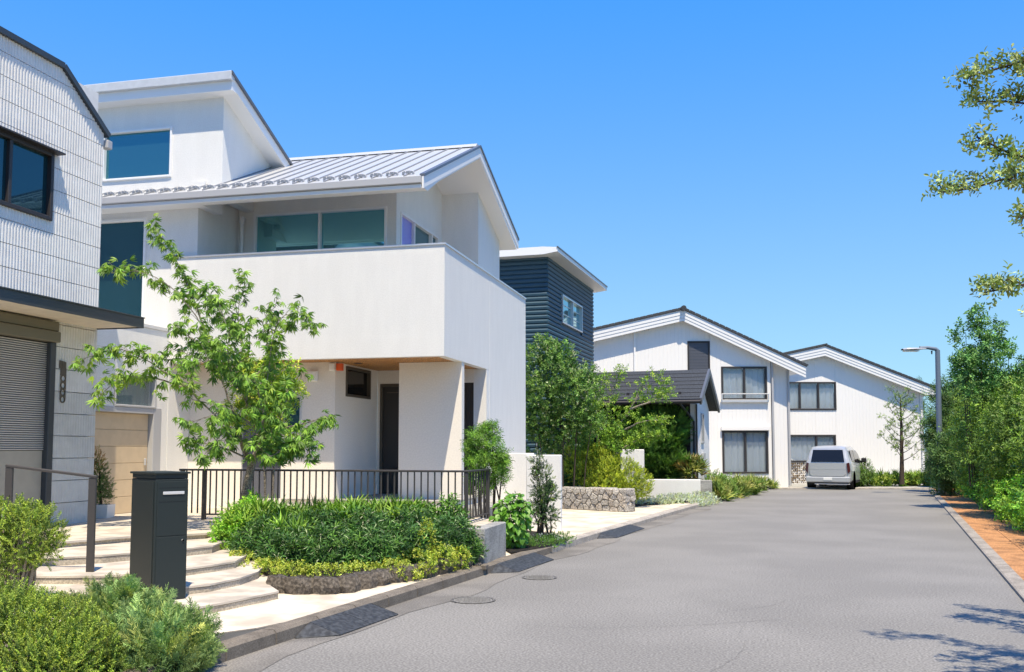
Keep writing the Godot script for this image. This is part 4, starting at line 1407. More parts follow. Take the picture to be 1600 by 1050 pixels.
	# black rubber ramps at the kerb
	for k in [[8.2, 9.66, "black rubber kerb ramp nearest the camera, beside the dark apron"], [12.4, 14.2, "black rubber kerb ramp beside the concrete wall end"], [17.1, 19.5, "black rubber kerb ramp farthest up the street before the driveway"]]:
		atw(0, Vector3(kerb_left(k[0]), 0, -k[0]))
		t = root("kerb_ramp", k[2], "kerb ramp", "rubber ramps at the kerb")
		var ends := [k[0], k[0] + 0.22, (k[0] + k[1]) / 2, k[1] - 0.22, k[1]]
		var h: float = 0.10 if k[0] < 17 else 0.085
		for i in 4:
			var d0: float = ends[i] + (0.004 if i > 0 else 0.0)
			var d1: float = ends[i + 1] - (0.004 if i < 3 else 0.0)
			var k0 := Vector3(kerb_left(d0) + 0.006, 0.002, -d0)
			var k1 := Vector3(kerb_left(d1) + 0.006, 0.002, -d1)
			var out := (k1 - k0).normalized().cross(Vector3.UP) * 0.30
			s = st()
			var p0 := [k0, k0 + Vector3.UP * h, k0 + out * 0.8 + Vector3.UP * 0.03, k0 + out + Vector3.UP * 0.012, k0 + out]
			var p1 := [k1, k1 + Vector3.UP * h, k1 + out * 0.8 + Vector3.UP * 0.03, k1 + out + Vector3.UP * 0.012, k1 + out]
			if i == 0:
				p0 = [k0, k0 + Vector3.UP * 0.01, k0 + out * 0.06 + Vector3.UP * 0.01, k0 + out * 0.08 + Vector3.UP * 0.005, k0 + out * 0.08]
			if i == 3:
				p1 = [k1, k1 + Vector3.UP * 0.01, k1 + out * 0.06 + Vector3.UP * 0.01, k1 + out * 0.08 + Vector3.UP * 0.005, k1 + out * 0.08]
			for j in 4:
				quad(s, p0[j], p1[j], p1[j + 1], p0[j + 1])
			for p in [p0, p1]:
				for j in range(1, 4):
					tri(s, p[0], p[j], p[j + 1])
			part("end_taper" if i == 0 or i == 3 else "ramp_section", s, M.rubber, t)
	# manhole covers
	for k in [[-0.41, -10.25, 0.24, "round iron manhole cover in the road, nearer one"], [0.34, -12.02, 0.22, "round iron manhole cover in the road by the second rubber ramp"]]:
		at(0, Vector3(k[0], 0, k[1]))
		t = root("manhole_cover", k[3], "manhole cover", "manhole covers in the road")
		s = st()
		var ring0 := []
		for i in 28:
			ring0.append([k[0] + cos(TAU * i / 28) * k[2] * 0.86, k[1] + sin(TAU * i / 28) * k[2] * 0.86])
		slab(s, ring0, -0.01, 0.006)
		for i in range(-3, 4):
			var hw: float = sqrt(maxf(0.0, 0.6 - pow(i * 0.22, 2))) * k[2]
			box(s, Vector3(k[0] - hw, 0.0062, k[1] + i * k[2] * 0.22 - 0.008), Vector3(k[0] + hw, 0.010, k[1] + i * k[2] * 0.22 + 0.008))
		part("lid", s, M.asphalt, t)
		s = st()
		for i in 28:
			var c0 := TAU * i / 28; var c1 := TAU * (i + 1) / 28
			var r0: float = k[2] * 0.88; var r1: float = k[2]
			var o := Vector3(k[0], 0.008, k[1])
			quad(s, o + Vector3(cos(c0) * r0, 0, sin(c0) * r0), o + Vector3(cos(c0) * r1, 0, sin(c0) * r1), o + Vector3(cos(c1) * r1, 0, sin(c1) * r1), o + Vector3(cos(c1) * r0, 0, sin(c1) * r0))
		part("rim", s, M.iron, t)
	# dry stone wall: every stone a piece
	atw(41.8, Vector3(1.0, 0.1, -24.1))
	t = root("dry_stone_wall", "low dry stone wall of irregular pale stones by the driveway", "wall")
	var W := 2.22
	var H := 0.52
	var D := 0.42
	var core := part("mortar_core", bx(O.x + 0.02, 0.05, O.z - D, O.x + W - 0.02, 0.1 + H - 0.03, O.z - 0.035), M.mortar, t)
	rng.seed = 17
	for side in 2:
		var seeds := []
		var wd := W if side == 0 else D
		var nx := 11 if side == 0 else 2
		for i in nx:
			for j in 4:
				seeds.append(Vector2((i + 0.5 + (0.25 if j % 2 else -0.25) + rng.randf_range(-0.32, 0.32)) * wd / nx, (j + 0.5 + rng.randf_range(-0.33, 0.33)) * H / 4))
		for i in seeds.size():
			var poly := [Vector2(0, 0), Vector2(wd, 0), Vector2(wd, H), Vector2(0, H)]
			for j in seeds.size():
				if i != j:
					poly = clip(poly, (seeds[i] + seeds[j]) / 2, seeds[j] - seeds[i])
			if poly.size() < 3:
				continue
			var c := Vector2.ZERO
			for q in poly: c += q
			c /= poly.size()
			var proud := rng.randf_range(-0.012, 0.02)
			var tilt := Vector2(rng.randf_range(-0.12, 0.12), rng.randf_range(-0.15, 0.15))
			s = st()
			var rims := []
			for l in [[0.012, -0.10], [0.010, -0.014], [0.028, 0.0]]:
				var rr := []
				for q in poly:
					var v: Vector2 = q + (c - q).normalized() * minf(l[0], (c - q).length() * 0.5)
					var dz: float = l[1] + proud + tilt.dot(v - c) * (1.0 if l[1] > -0.05 else 0.0)
					rr.append(Vector3(O.x + v.x, 0.1 + v.y, O.z + dz) if side == 0 else Vector3(O.x + W + dz, 0.1 + v.y, O.z - v.x))
				rims.append(rr)
			for l in 2:
				for q in poly.size():
					var q2 := (q + 1) % poly.size()
					quad(s, rims[l][q], rims[l][q2], rims[l + 1][q2], rims[l + 1][q])
			for q in range(1, poly.size() - 1):
				tri(s, rims[2][0], rims[2][q], rims[2][q + 1])
			part("stone", s, M["stone_%d" % (rng.randi() % 4)], t)
	for k in 9:
		var cw := W / 9
		part("cap_stone", bx(O.x + k * cw + 0.008, 0.1 + H - 0.04, O.z - D, O.x + (k + 1) * cw - 0.008, 0.1 + H + rng.randf_range(0.0, 0.03), O.z - 0.02, 0.02), M["stone_%d" % (rng.randi() % 4)], t)
	# white garden slabs farther on
	at(0, Vector3(3.45, 0.1, -27.6))
	solo("garden_screen_wall", bx(3.11, 0.05, -27.7, 3.78, 1.56, -27.52, 0.015), M.stucco, "short white upright wall between yellow azalea and dark conifer", "wall")
	at(8, Vector3(0, 0, 0))
	var p := turn().inverse() * Vector3(4.78, 0.1, -27.7)
	at(8, p)
	t = root("planter_wall", "low white planter wall in front of dark conifer hedge", "wall")
	part("wall", bx(p.x - 1.05, 0.05, p.z - 0.2, p.x + 0.62, 0.70, p.z, 0.015), M.stucco, t)
	part("wall_end", bx(p.x + 0.622, 0.05, p.z - 0.3, p.x + 0.95, 0.68, p.z - 0.1, 0.015), M.concrete, t)

func rock(s: SurfaceTool, c: Vector3, u: Vector3, v: Vector3, w: Vector3) -> void:   # a lumpy stone
	var n := 7
	var rows := []
	for i in 5:
		var la := -PI / 2 + PI * i / 4
		var row := []
		for k in n:
			var lo := TAU * k / n
			var q := Vector3(cos(la) * cos(lo), sin(la), cos(la) * sin(lo))
			var e := 1.0 / maxf(absf(q.x), maxf(absf(q.y), absf(q.z)))
			q *= lerpf(1.0, e, 0.55) * rng.randf_range(0.84, 1.1)
			row.append(c + u * q.x + v * q.y + w * q.z)
		rows.append(row)
	for i in 4:
		for k in n:
			var m := (k + 1) % n
			quad(s, rows[i][k], rows[i + 1][k], rows[i + 1][m], rows[i][m])

func van() -> void:
	# rear of the van at the origin of its own axes, nose along -z
	atw(27.0, Vector3(12.18, 0.0, -37.2))
	var t := root("parked_van", "silver grey van parked with its rear towards the camera", "van")
	var c := O
	# body by stations along its length: [z, half width, bottom, belt, roof, roof half width]
	var sta := [[0.0, 0.78, 0.42, 0.98, 1.00, 0.70], [-0.06, 0.84, 0.34, 1.0, 1.22, 0.66], [-0.20, 0.86, 0.27, 1.0, 1.60, 0.63], [-0.40, 0.865, 0.26, 1.0, 1.67, 0.64], [-1.2, 0.87, 0.25, 0.98, 1.70, 0.65], [-2.2, 0.87, 0.25, 0.96, 1.69, 0.64], [-2.9, 0.865, 0.25, 0.94, 1.58, 0.60], [-3.5, 0.86, 0.26, 0.93, 1.12, 0.66], [-4.0, 0.82, 0.28, 0.86, 0.96, 0.64], [-4.25, 0.70, 0.34, 0.70, 0.78, 0.5]]
	var prof := func(e):
		return [[e[1] * 0.9, e[2]], [e[1], e[2] + 0.10], [e[1], lerpf(e[2], e[3], 0.6)], [e[1] * 0.985, e[3]], [lerpf(e[1], e[5], 0.75), lerpf(e[3], e[4], 0.78)], [e[5] * 0.97, lerpf(e[3], e[4], 0.95)], [e[5] * 0.7, e[4]], [0.0, e[4] + 0.015]]
	var s := st()
	var rows := []
	for e in sta:
		var half: Array = prof.call(e)
		var row := []
		for q in half:
			row.append(c + Vector3(q[0], q[1], e[0]))
		for i in range(half.size() - 2, -1, -1):
			row.append(c + Vector3(-half[i][0], half[i][1], e[0]))
		rows.append(row)
	s.set_smooth_group(0)
	for i in rows.size() - 1:
		for k in rows[0].size() - 1:
			quad(s, rows[i][k], rows[i + 1][k], rows[i + 1][k + 1], rows[i][k + 1])
	for e in [0, rows.size() - 1]:
		var mid := Vector3.ZERO
		for q in rows[e]: mid += q
		mid /= rows[e].size()
		for k in rows[e].size():
			tri(s, mid, rows[e][k], rows[e][(k + 1) % rows[e].size()])
	var body := part("body", s, M.van_paint, t)
	# rear hatch: window, lower panel, seams
	s = st()
	prism(s, [c + Vector3(-0.62, 1.06, -0.015), c + Vector3(0.62, 1.06, -0.015), c + Vector3(0.55, 1.52, -0.155), c + Vector3(-0.55, 1.52, -0.155)], Vector3(0, 0.01, 0.03))
	part("rear_window", s, M.van_glass, t)
	s = st()
	prism(s, [c + Vector3(-0.66, 1.03, 0.0), c + Vector3(0.66, 1.03, 0.0), c + Vector3(0.69, 0.78, 0.0), c + Vector3(-0.69, 0.78, 0.0)], Vector3(0, 0, 0.022))
	prism(s, [c + Vector3(-0.69, 0.77, 0.0), c + Vector3(0.69, 0.77, 0.0), c + Vector3(0.66, 0.60, 0.0), c + Vector3(0.58, 0.52, 0.0), c + Vector3(-0.58, 0.52, 0.0), c + Vector3(-0.66, 0.60, 0.0)], Vector3(0, 0, 0.034))
	var hatch := part("tailgate", s, M.van_paint, t)
	part("number_plate", bx(c.x - 0.16, 0.36, c.z + 0.05, c.x + 0.16, 0.46, c.z + 0.066, 0.004), M.plate, hatch)
	s = st()
	box(s, c + Vector3(-0.82, 0.28, -0.14), c + Vector3(0.82, 0.50, 0.05), 0.035)
	part("bumper", s, M.van_paint, t)
	part("bumper_strip", bx(c.x - 0.5, 0.20, c.z - 0.1, c.x + 0.8, 0.235, c.z + 0.02, 0.008), M.grey_paint, t)
	part("underside", bx(c.x - 0.74, 0.19, c.z - 4.0, c.x + 0.74, 0.34, c.z - 0.12), M.van_dark, t)
	for sg in [-1.0, 1.0]:
		s = st()
		prism(s, [c + Vector3(sg * 0.70, 1.02, 0.0), c + Vector3(sg * 0.80, 1.04, -0.06), c + Vector3(sg * 0.835, 0.72, -0.04), c + Vector3(sg * 0.74, 0.62, 0.0)], Vector3(0, 0, 0.045))
		part("tail_light", s, M.tail_lens, t)
		s = st()
		var w := [c + Vector3(sg * 0.82, 1.05, -0.5), c + Vector3(sg * 0.73, 1.50, -0.55), c + Vector3(sg * 0.73, 1.51, -1.25), c + Vector3(sg * 0.83, 1.03, -1.25)]
		prism(s, w, Vector3(sg * 0.022, 0.004, 0))
		part("side_window", s, M.van_glass, t)
		s = st()
		prism(s, [c + Vector3(sg * 0.83, 1.03, -1.32), c + Vector3(sg * 0.73, 1.51, -1.32), c + Vector3(sg * 0.72, 1.50, -2.2), c + Vector3(sg * 0.75, 1.36, -2.7), c + Vector3(sg * 0.835, 1.0, -3.1)], Vector3(sg * 0.022, 0.004, 0))
		part("side_window", s, M.van_glass, t)
		s = st()
		box(s, c + Vector3(sg * 0.98 - 0.10, 1.02, -2.95), c + Vector3(sg * 0.98 + 0.10, 1.20, -2.80), 0.03)
		tube(s, [c + Vector3(sg * 0.85, 1.03, -2.9), c + Vector3(sg * 0.92, 1.06, -2.88)], [0.03, 0.03], 6)
		part("wing_mirror", s, M.van_dark, t)
		part("sill", bx(c.x + sg * 0.8 - 0.06, 0.24, c.z - 2.95, c.x + sg * 0.8 + 0.06, 0.33, c.z - 1.2, 0.01), M.van_dark, t)
		part("door_handle", bx(c.x + sg * 0.875 - 0.01, 0.86, c.z - 1.5, c.x + sg * 0.875 + 0.01, 0.89, c.z - 1.35, 0.004), M.van_paint, t)
		for zz in [-0.80, -3.45]:
			var o := c + Vector3(sg * 0.70, 0.315, zz)
			s = st()
			tube(s, [o + Vector3(sg * -0.10, 0, 0), o + Vector3(sg * -0.08, 0, 0), o + Vector3(sg * 0.07, 0, 0), o + Vector3(sg * 0.10, 0, 0)], [0.27, 0.315, 0.315, 0.27], 20)
			var wheel := part("wheel", s, M.tyre, t)
			s = st()
			tube(s, [o + Vector3(sg * 0.09, 0, 0), o + Vector3(sg * 0.112, 0, 0)], [0.20, 0.17], 16)
			part("rim", s, M.rim, wheel)
			s = st()
			tube(s, [o + Vector3(sg * 0.0, 0.03, 0), o + Vector3(sg * 0.172, 0.03, 0)], [0.36, 0.36], 20)
			part("wheel_arch", s, M.van_dark, t)

func lamp() -> void:
	at(0, Vector3(14.685, 0.000, -33))
	var t := root("street_lamp", "grey steel street lamp with flat head rising from the bushes", "street lamp")
	var s := st()
	tube(s, [Vector3(14.661, 0.000, -33), Vector3(14.673, 2.543, -33), Vector3(14.697, 4.971, -33)], [0.10, 0.09, 0.08], 10)
	part("pole", s, M.lamp_steel, t)
	s = st()
	tube(s, [Vector3(14.697, 4.947, -33), Vector3(14.638, 5.006, -33), Vector3(14.379, 5.053, -33), Vector3(14.084, 5.053, -33)], [0.07, 0.07, 0.06, 0.055], 8)
	part("arm", s, M.lamp_steel, t)
	s = st()
	var ps := []
	for i in 9:
		ps.append(Vector3(14.284 - i * 0.101, 5.018 - 0.004 * i, -33))
	var rings := []
	for i in 9:
		var a := float(i) / 8
		var hw := 0.08 + 0.15 * sin(minf(1.0, a * 1.25) * PI * 0.5) * (1.0 if a < 0.75 else sqrt(maxf(0.02, 1.0 - pow((a - 0.75) / 0.26, 2))))
		var row := []
		for k in 12:
			var g := TAU * k / 12
			row.append(ps[i] + Vector3(0, sin(g) * (0.055 if sin(g) > 0 else 0.035) * hw / 0.2, cos(g) * hw))
		rings.append(row)
	for i in 8:
		for k in 12:
			quad(s, rings[i][k], rings[i][(k + 1) % 12], rings[i + 1][(k + 1) % 12], rings[i + 1][k])
	var head := part("lamp_head", s, M.alu, t)
	part("lens", bx(13.53, 4.923, -33.13, 14.03, 4.96, -32.87, 0.015), M.lamp_lens, head)
	s = st()
	tube(s, [Vector3(14.496, 4.947, -33), Vector3(14.496, 4.829, -33)], [0.03, 0.02], 6)
	part("photocell", s, M.van_dark, t)

func blob(c: Vector3, r: float, ry := -1.0, rz := -1.0) -> Array:
	return [c, Vector3(r, r if ry < 0 else ry, r if rz < 0 else rz)]

func planting() -> void:
	var olive := [C(0.199, 0.285, 0.034), C(0.303, 0.395, 0.040), C(0.128, 0.199, 0.027)]
	var olive_hi := [C(0.347, 0.456, 0.053), C(0.245, 0.347, 0.040)]
	var junip := [C(0.228, 0.353, 0.119), C(0.319, 0.460, 0.150), C(0.161, 0.258, 0.080), C(0.401, 0.471, 0.127)]
	var dark := [C(0.041, 0.105, 0.022), C(0.058, 0.144, 0.027), C(0.088, 0.193, 0.037)]
	var mid := [C(0.102, 0.241, 0.031), C(0.146, 0.305, 0.037), C(0.073, 0.177, 0.024)]
	var bright := [C(0.266, 0.542, 0.037), C(0.190, 0.441, 0.031), C(0.361, 0.570, 0.049)]
	var yellow := [C(0.343, 0.421, 0.033), C(0.458, 0.516, 0.056), C(0.240, 0.353, 0.028), C(0.514, 0.584, 0.112)]
	var golden := [C(0.342, 0.410, 0.024), C(0.422, 0.513, 0.031), C(0.202, 0.281, 0.018), C(0.422, 0.513, 0.037)]
	var hedge_r := [C(0.140, 0.263, 0.031), C(0.217, 0.359, 0.037), C(0.096, 0.181, 0.024)]
	var pale_r := [C(0.217, 0.523, 0.048), C(0.324, 0.557, 0.060), C(0.152, 0.387, 0.032)]

	# ---- the young tree before the porch
	at(0, Vector3(-3.75, 0.5, -13.6))
	var t := root("young_tree", "slender young tree with drooping hand shaped leaves before the porch", "tree")
	rng.seed = 21
	var s := st()
	tube(s, [Vector3(-3.75, 0.59, -13.60), Vector3(-3.76, 0.84, -13.60), Vector3(-3.72, 1.13, -13.58), Vector3(-3.66, 1.40, -13.60), Vector3(-3.58, 1.60, -13.60)], [0.085, 0.068, 0.058, 0.052, 0.044], 10)
	tube(s, [Vector3(-3.68, 1.37, -13.60), Vector3(-3.77, 1.60, -13.50), Vector3(-3.83, 1.85, -13.45)], [0.04, 0.034, 0.026], 8)
	part("trunk", s, M.bark_pale, t)
	var tips := []
	s = st()
	var limbs := [
		[Vector3(-3.81, 1.74, -13.50), Vector3(-4.17, 2.09, -13.30), Vector3(-4.46, 2.43, -13.10), Vector3(-4.83, 2.72, -12.90), Vector3(-5.23, 2.93, -12.80), Vector3(-5.70, 2.77, -12.70)],
		[Vector3(-4.46, 2.43, -13.10), Vector3(-4.99, 2.57, -13.20), Vector3(-5.38, 2.57, -13.20), Vector3(-5.68, 2.32, -13.20)],
		[Vector3(-3.83, 1.85, -13.45), Vector3(-4.04, 2.58, -13.30), Vector3(-4.25, 3.19, -13.20), Vector3(-4.55, 3.69, -13.00), Vector3(-4.95, 3.96, -12.90), Vector3(-5.42, 3.96, -12.80)],
		[Vector3(-4.25, 3.19, -13.20), Vector3(-4.59, 3.87, -13.50), Vector3(-4.87, 4.39, -13.60), Vector3(-5.19, 4.76, -13.70)],
		[Vector3(-3.58, 1.60, -13.60), Vector3(-3.76, 2.33, -13.80), Vector3(-3.91, 3.09, -13.90), Vector3(-4.03, 3.66, -14.00), Vector3(-3.88, 4.04, -14.00)],
		[Vector3(-3.58, 1.60, -13.60), Vector3(-3.45, 2.50, -13.50), Vector3(-3.37, 3.08, -13.40), Vector3(-3.17, 3.47, -13.30), Vector3(-2.75, 3.28, -13.20)],
		[Vector3(-3.62, 1.55, -13.60), Vector3(-3.21, 1.85, -13.40), Vector3(-2.83, 1.95, -13.30), Vector3(-2.51, 2.04, -13.20)],
		[Vector3(-3.72, 1.47, -13.50), Vector3(-3.95, 1.60, -13.20), Vector3(-4.17, 1.67, -13.00), Vector3(-4.42, 1.69, -12.90)],
		[Vector3(-3.58, 1.60, -13.60), Vector3(-3.36, 2.35, -14.00), Vector3(-3.18, 2.78, -14.20)],
		[Vector3(-3.76, 2.33, -13.80), Vector3(-4.34, 2.92, -14.10), Vector3(-4.79, 3.23, -14.30), Vector3(-5.07, 3.43, -14.40)],
		[Vector3(-4.04, 2.58, -13.30), Vector3(-4.33, 2.83, -13.20), Vector3(-4.65, 2.96, -13.10)],
		[Vector3(-3.73, 2.15, -13.70), Vector3(-3.76, 2.47, -13.10), Vector3(-3.81, 2.80, -12.80), Vector3(-3.75, 3.13, -12.70)],
		[Vector3(-3.62, 1.60, -13.60), Vector3(-3.25, 1.69, -13.20), Vector3(-2.85, 1.60, -13.00), Vector3(-2.66, 1.69, -12.90)],
		[Vector3(-3.91, 3.09, -13.90), Vector3(-4.27, 3.63, -13.80), Vector3(-4.46, 3.92, -13.80)],
		[Vector3(-3.58, 1.60, -13.60), Vector3(-3.39, 1.95, -13.10), Vector3(-3.40, 2.29, -12.90), Vector3(-3.46, 2.54, -12.80)],
		[Vector3(-3.66, 1.47, -13.60), Vector3(-3.29, 1.69, -13.00), Vector3(-3.07, 2.02, -12.80), Vector3(-2.99, 2.37, -12.80)],
		[Vector3(-3.73, 1.60, -13.50), Vector3(-3.78, 1.86, -12.90), Vector3(-3.93, 1.68, -12.70), Vector3(-4.05, 1.47, -12.70)],
		[Vector3(-3.62, 1.55, -13.60), Vector3(-3.35, 1.60, -12.90), Vector3(-3.27, 1.47, -12.80), Vector3(-3.06, 1.56, -12.80)],
		[Vector3(-3.62, 1.55, -13.60), Vector3(-3.02, 1.60, -13.00), Vector3(-2.81, 1.77, -13.00), Vector3(-2.68, 1.56, -13.00)],
		[Vector3(-4.04, 2.58, -13.30), Vector3(-4.06, 2.81, -12.90), Vector3(-4.25, 2.62, -12.70)],
		[Vector3(-3.76, 2.15, -13.70), Vector3(-3.81, 2.84, -13.30), Vector3(-3.99, 3.37, -13.20), Vector3(-4.08, 3.64, -13.20)],
		[Vector3(-3.75, 2.51, -13.70), Vector3(-3.49, 2.97, -13.70), Vector3(-3.61, 3.45, -13.80), Vector3(-3.43, 3.63, -13.80)],
		[Vector3(-3.71, 1.96, -13.60), Vector3(-3.87, 2.12, -12.90), Vector3(-3.98, 2.02, -12.70), Vector3(-4.20, 1.94, -12.60)]]
	for l in limbs:
		limb(s, tips, l, 0.016, 0.004, rng, 0.26, 0.072, 0.20)
	part("branch", s, M.bark_pale, t)
	var n_leaf := 0
	var rest := []
	var rest_c := []
	for tp in tips:
		for k in 3:
			var sc := rng.randf_range(0.11, 0.175)
			var out: Vector3 = (tp[1] * 0.5 + rdir(rng) * 0.7 + Vector3(0, -0.2, 0.3)).normalized()
			var x := aim(tp[0] + rdir(rng) * 0.06, out, 0.0, sc)
			# the blades face up and towards the light, their ends hang
			var y := out
			var zz := (Vector3.UP * 0.8 + Vector3(rng.randf_range(-0.5, 0.5), 0, rng.randf_range(0.0, 0.8))).normalized()
			var xx := y.cross(zz).normalized()
			zz = xx.cross(y)
			x = Transform3D(Basis(xx * sc, y * sc, zz * sc), tp[0] + rdir(rng) * 0.05)
			if n_leaf < 300 and k < 1:
				var lf := piece("leaf", PM["hand_%d" % (rng.randi() % 3)], M["maple_%d" % (rng.randi() % 3)], t, O)
				x.origin -= O
				lf.transform = x
				n_leaf += 1
			else:
				rest.append(x); rest_c.append(tint(rng, [C(0.146, 0.296, 0.031), C(0.219, 0.402, 0.043), C(0.102, 0.209, 0.024)]))
	mm("foliage", t, PM.hand_1, M.leaf, rest, rest_c)
	# ---- lime green bush seen through its crown
	bush("lime_shrub", "bright lime green shrub glowing behind the young tree's crown", "shrub", Vector3(-3.5, 0.5, -14.0),
		[blob(Vector3(-3.44, 2.62, -13.90), 0.36), blob(Vector3(-3.52, 2.15, -13.90), 0.38), blob(Vector3(-3.81, 2.62, -13.90), 0.3), blob(Vector3(-3.20, 2.43, -13.90), 0.24), blob(Vector3(-3.96, 2.06, -13.80), 0.3)],
		[["broad", "leaf", 1100, 0.10, [C(0.438, 0.570, 0.043), C(0.496, 0.570, 0.061), C(0.292, 0.482, 0.037)], 0.4, 0.2, 0.2, 3.0]], 41, "", 2, "bark_pale")

	# ---- foreground left
	bush("round_shrub", "rounded olive green shrub with bare grey twigs beneath at left edge", "shrub", Vector3(-4.4, 0.1, -8.6),
		[blob(Vector3(-4.41, 0.79, -8.50), 0.34), blob(Vector3(-4.21, 0.82, -8.50), 0.27), blob(Vector3(-4.66, 0.76, -8.50), 0.4), blob(Vector3(-4.49, 0.95, -8.60), 0.2), blob(Vector3(-4.16, 0.83, -8.60), 0.17), blob(Vector3(-4.34, 0.96, -8.70), 0.16)],
		[["fine", "leaf", 1700, 0.085, olive, 0.5, 0.45, 0.25, 4.0], ["fine", "leaf", 900, 0.075, olive_hi, 0.8, 0.85, 0.25, 4.0]], 51, "", 60, "twig_grey")
	bush("front_shrub", "olive yellow small leaved shrub filling the bottom left corner", "shrub", Vector3(-3.0, 0.1, -6.5),
		[blob(Vector3(-3.33, 0.28, -6.60), 0.33), blob(Vector3(-3.12, 0.29, -6.70), 0.28), blob(Vector3(-2.87, 0.20, -6.50), 0.26), blob(Vector3(-3.70, 0.31, -6.80), 0.35), blob(Vector3(-3.04, 0.08, -6.30), 0.35), blob(Vector3(-2.99, 0.31, -6.90), 0.16), blob(Vector3(-3.58, 0.41, -7.00), 0.2), blob(Vector3(-3.36, 0.43, -7.00), 0.14)],
		[["fine", "leaf", 5200, 0.07, olive, 0.5, 0.35, 0.2, 5.0], ["fine", "leaf", 2200, 0.065, olive_hi, 0.8, 0.85, 0.2, 5.0]], 52, "", 30, "twig_grey")
	bush("juniper", "blue green feathery juniper spreading at the foot of the letter box", "juniper", Vector3(-2.5, 0.1, -7.2),
		[blob(Vector3(-2.76, 0.14, -7.20), 0.30, 0.20), blob(Vector3(-2.44, 0.14, -7.10), 0.18, 0.16), blob(Vector3(-3.01, 0.22, -7.40), 0.20), blob(Vector3(-2.53, 0.03, -6.90), 0.30), blob(Vector3(-3.17, 0.31, -7.60), 0.13), blob(Vector3(-2.93, 0.32, -7.50), 0.12, 0.14), blob(Vector3(-2.30, 0.03, -6.90), 0.12, 0.10), blob(Vector3(-2.80, 0.05, -6.80), 0.25), blob(Vector3(-2.71, 0.29, -7.30), 0.10)],
		[["juniper", "needle", 2300, 0.22, junip, 0.5, 0.4, 0.3, 4.0]], 53, "", 14)

	# ---- planting bed
	bush("dark_hedge", "dark glossy hedge of narrow leaves filling the bed below railing", "hedge", Vector3(-2.6, 0.2, -11.9),
		[blob(Vector3(-3.10, 0.33, -11.90), 0.33, 0.28), blob(Vector3(-2.64, 0.33, -11.60), 0.36, 0.26), blob(Vector3(-2.10, 0.34, -11.40), 0.40, 0.26), blob(Vector3(-1.65, 0.35, -11.40), 0.40, 0.26), blob(Vector3(-1.24, 0.35, -11.70), 0.38, 0.28), blob(Vector3(-0.84, 0.35, -12.20), 0.34, 0.30), blob(Vector3(-3.03, 0.46, -12.40), 0.34, 0.26), blob(Vector3(-2.48, 0.46, -12.50), 0.38, 0.27), blob(Vector3(-1.91, 0.47, -12.60), 0.38, 0.27), blob(Vector3(-1.34, 0.46, -12.70), 0.36, 0.28), blob(Vector3(-0.85, 0.39, -12.90), 0.33, 0.25), blob(Vector3(-0.61, 0.33, -12.40), 0.2)],
		[["willow", "leaf_gloss", 5200, 0.15, [C(0.037, 0.096, 0.022), C(0.055, 0.137, 0.027), C(0.081, 0.193, 0.037)], 0.5, 0.5, 0.3, 3.0], ["willow", "leaf_gloss", 900, 0.14, mid, 0.9, 0.9, 0.3, 3.0]], 61, "", 20)
	bush("strap_leaf_clump", "bright green strappy clump in front of the railing bars", "shrub", Vector3(-2.4, 0.3, -13.0),
		[blob(Vector3(-3.21, 0.50, -12.80), 0.30, 0.2), blob(Vector3(-2.73, 0.51, -12.90), 0.32, 0.2), blob(Vector3(-2.23, 0.52, -13.00), 0.34, 0.2), blob(Vector3(-1.73, 0.55, -13.10), 0.32, 0.2), blob(Vector3(-1.40, 0.50, -13.20), 0.2), blob(Vector3(-3.45, 0.48, -12.60), 0.25, 0.2), blob(Vector3(-2.82, 0.40, -12.20), 0.25, 0.12)],
		[["blade", "leaf", 950, 0.30, [C(0.168, 0.312, 0.032), C(0.243, 0.405, 0.042), C(0.111, 0.234, 0.022)], 1.2, 0.3, 0.4, 2.0]], 62, "", 0)
	bush("creeper", "small leaved creeper climbing round the young tree's foot", "creeper", Vector3(-3.6, 0.3, -12.6),
		[blob(Vector3(-3.57, 0.57, -12.50), 0.27), blob(Vector3(-3.52, 0.75, -12.90), 0.20), blob(Vector3(-3.61, 0.43, -12.20), 0.2), blob(Vector3(-3.54, 0.86, -13.20), 0.14)],
		[["round", "leaf", 1300, 0.075, bright, 0.5, 0.4, 0.3, 4.0]], 63, "", 5)
	at(0, Vector3(-1.6, 0.2, -10.8))
	var gc := [blob(Vector3(-2.39, 0.27, -10.50), 0.22, 0.08), blob(Vector3(-2.00, 0.25, -10.50), 0.24, 0.08), blob(Vector3(-1.67, 0.23, -10.80), 0.24, 0.09), blob(Vector3(-1.38, 0.23, -11.00), 0.24, 0.11), blob(Vector3(-1.12, 0.25, -11.30), 0.25, 0.16), blob(Vector3(-0.84, 0.30, -11.60), 0.20, 0.16), blob(Vector3(-0.64, 0.25, -11.90), 0.14, 0.13), blob(Vector3(-1.03, 0.46, -11.60), 0.12, 0.30), blob(Vector3(-2.69, 0.27, -10.90), 0.2, 0.08), blob(Vector3(-2.96, 0.25, -11.10), 0.16, 0.06), blob(Vector3(-1.16, 0.15, -11.00), 0.14, 0.06), blob(Vector3(-3.22, 0.33, -11.50), 0.16, 0.05)]
	t = root("golden_groundcover", "yellow green creeping leaves spilling over the brown edging stones", "ground cover")
	scatter("foliage", t, "round", "leaf", gc, 3000, 0.055, yellow, 64, 0.8, 0.5, 0.3, 4.0)
	bush("broad_leaf_clump", "bright broad leaved clump behind the right end of railing", "shrub", Vector3(-1.0, 0.3, -13.2),
		[blob(Vector3(-0.87, 0.73, -13.20), 0.19), blob(Vector3(-1.18, 0.66, -13.20), 0.16)],
		[["broad", "leaf", 260, 0.12, mid, 0.6, 0.3, 0.2, 3.0]], 65, "", 4)

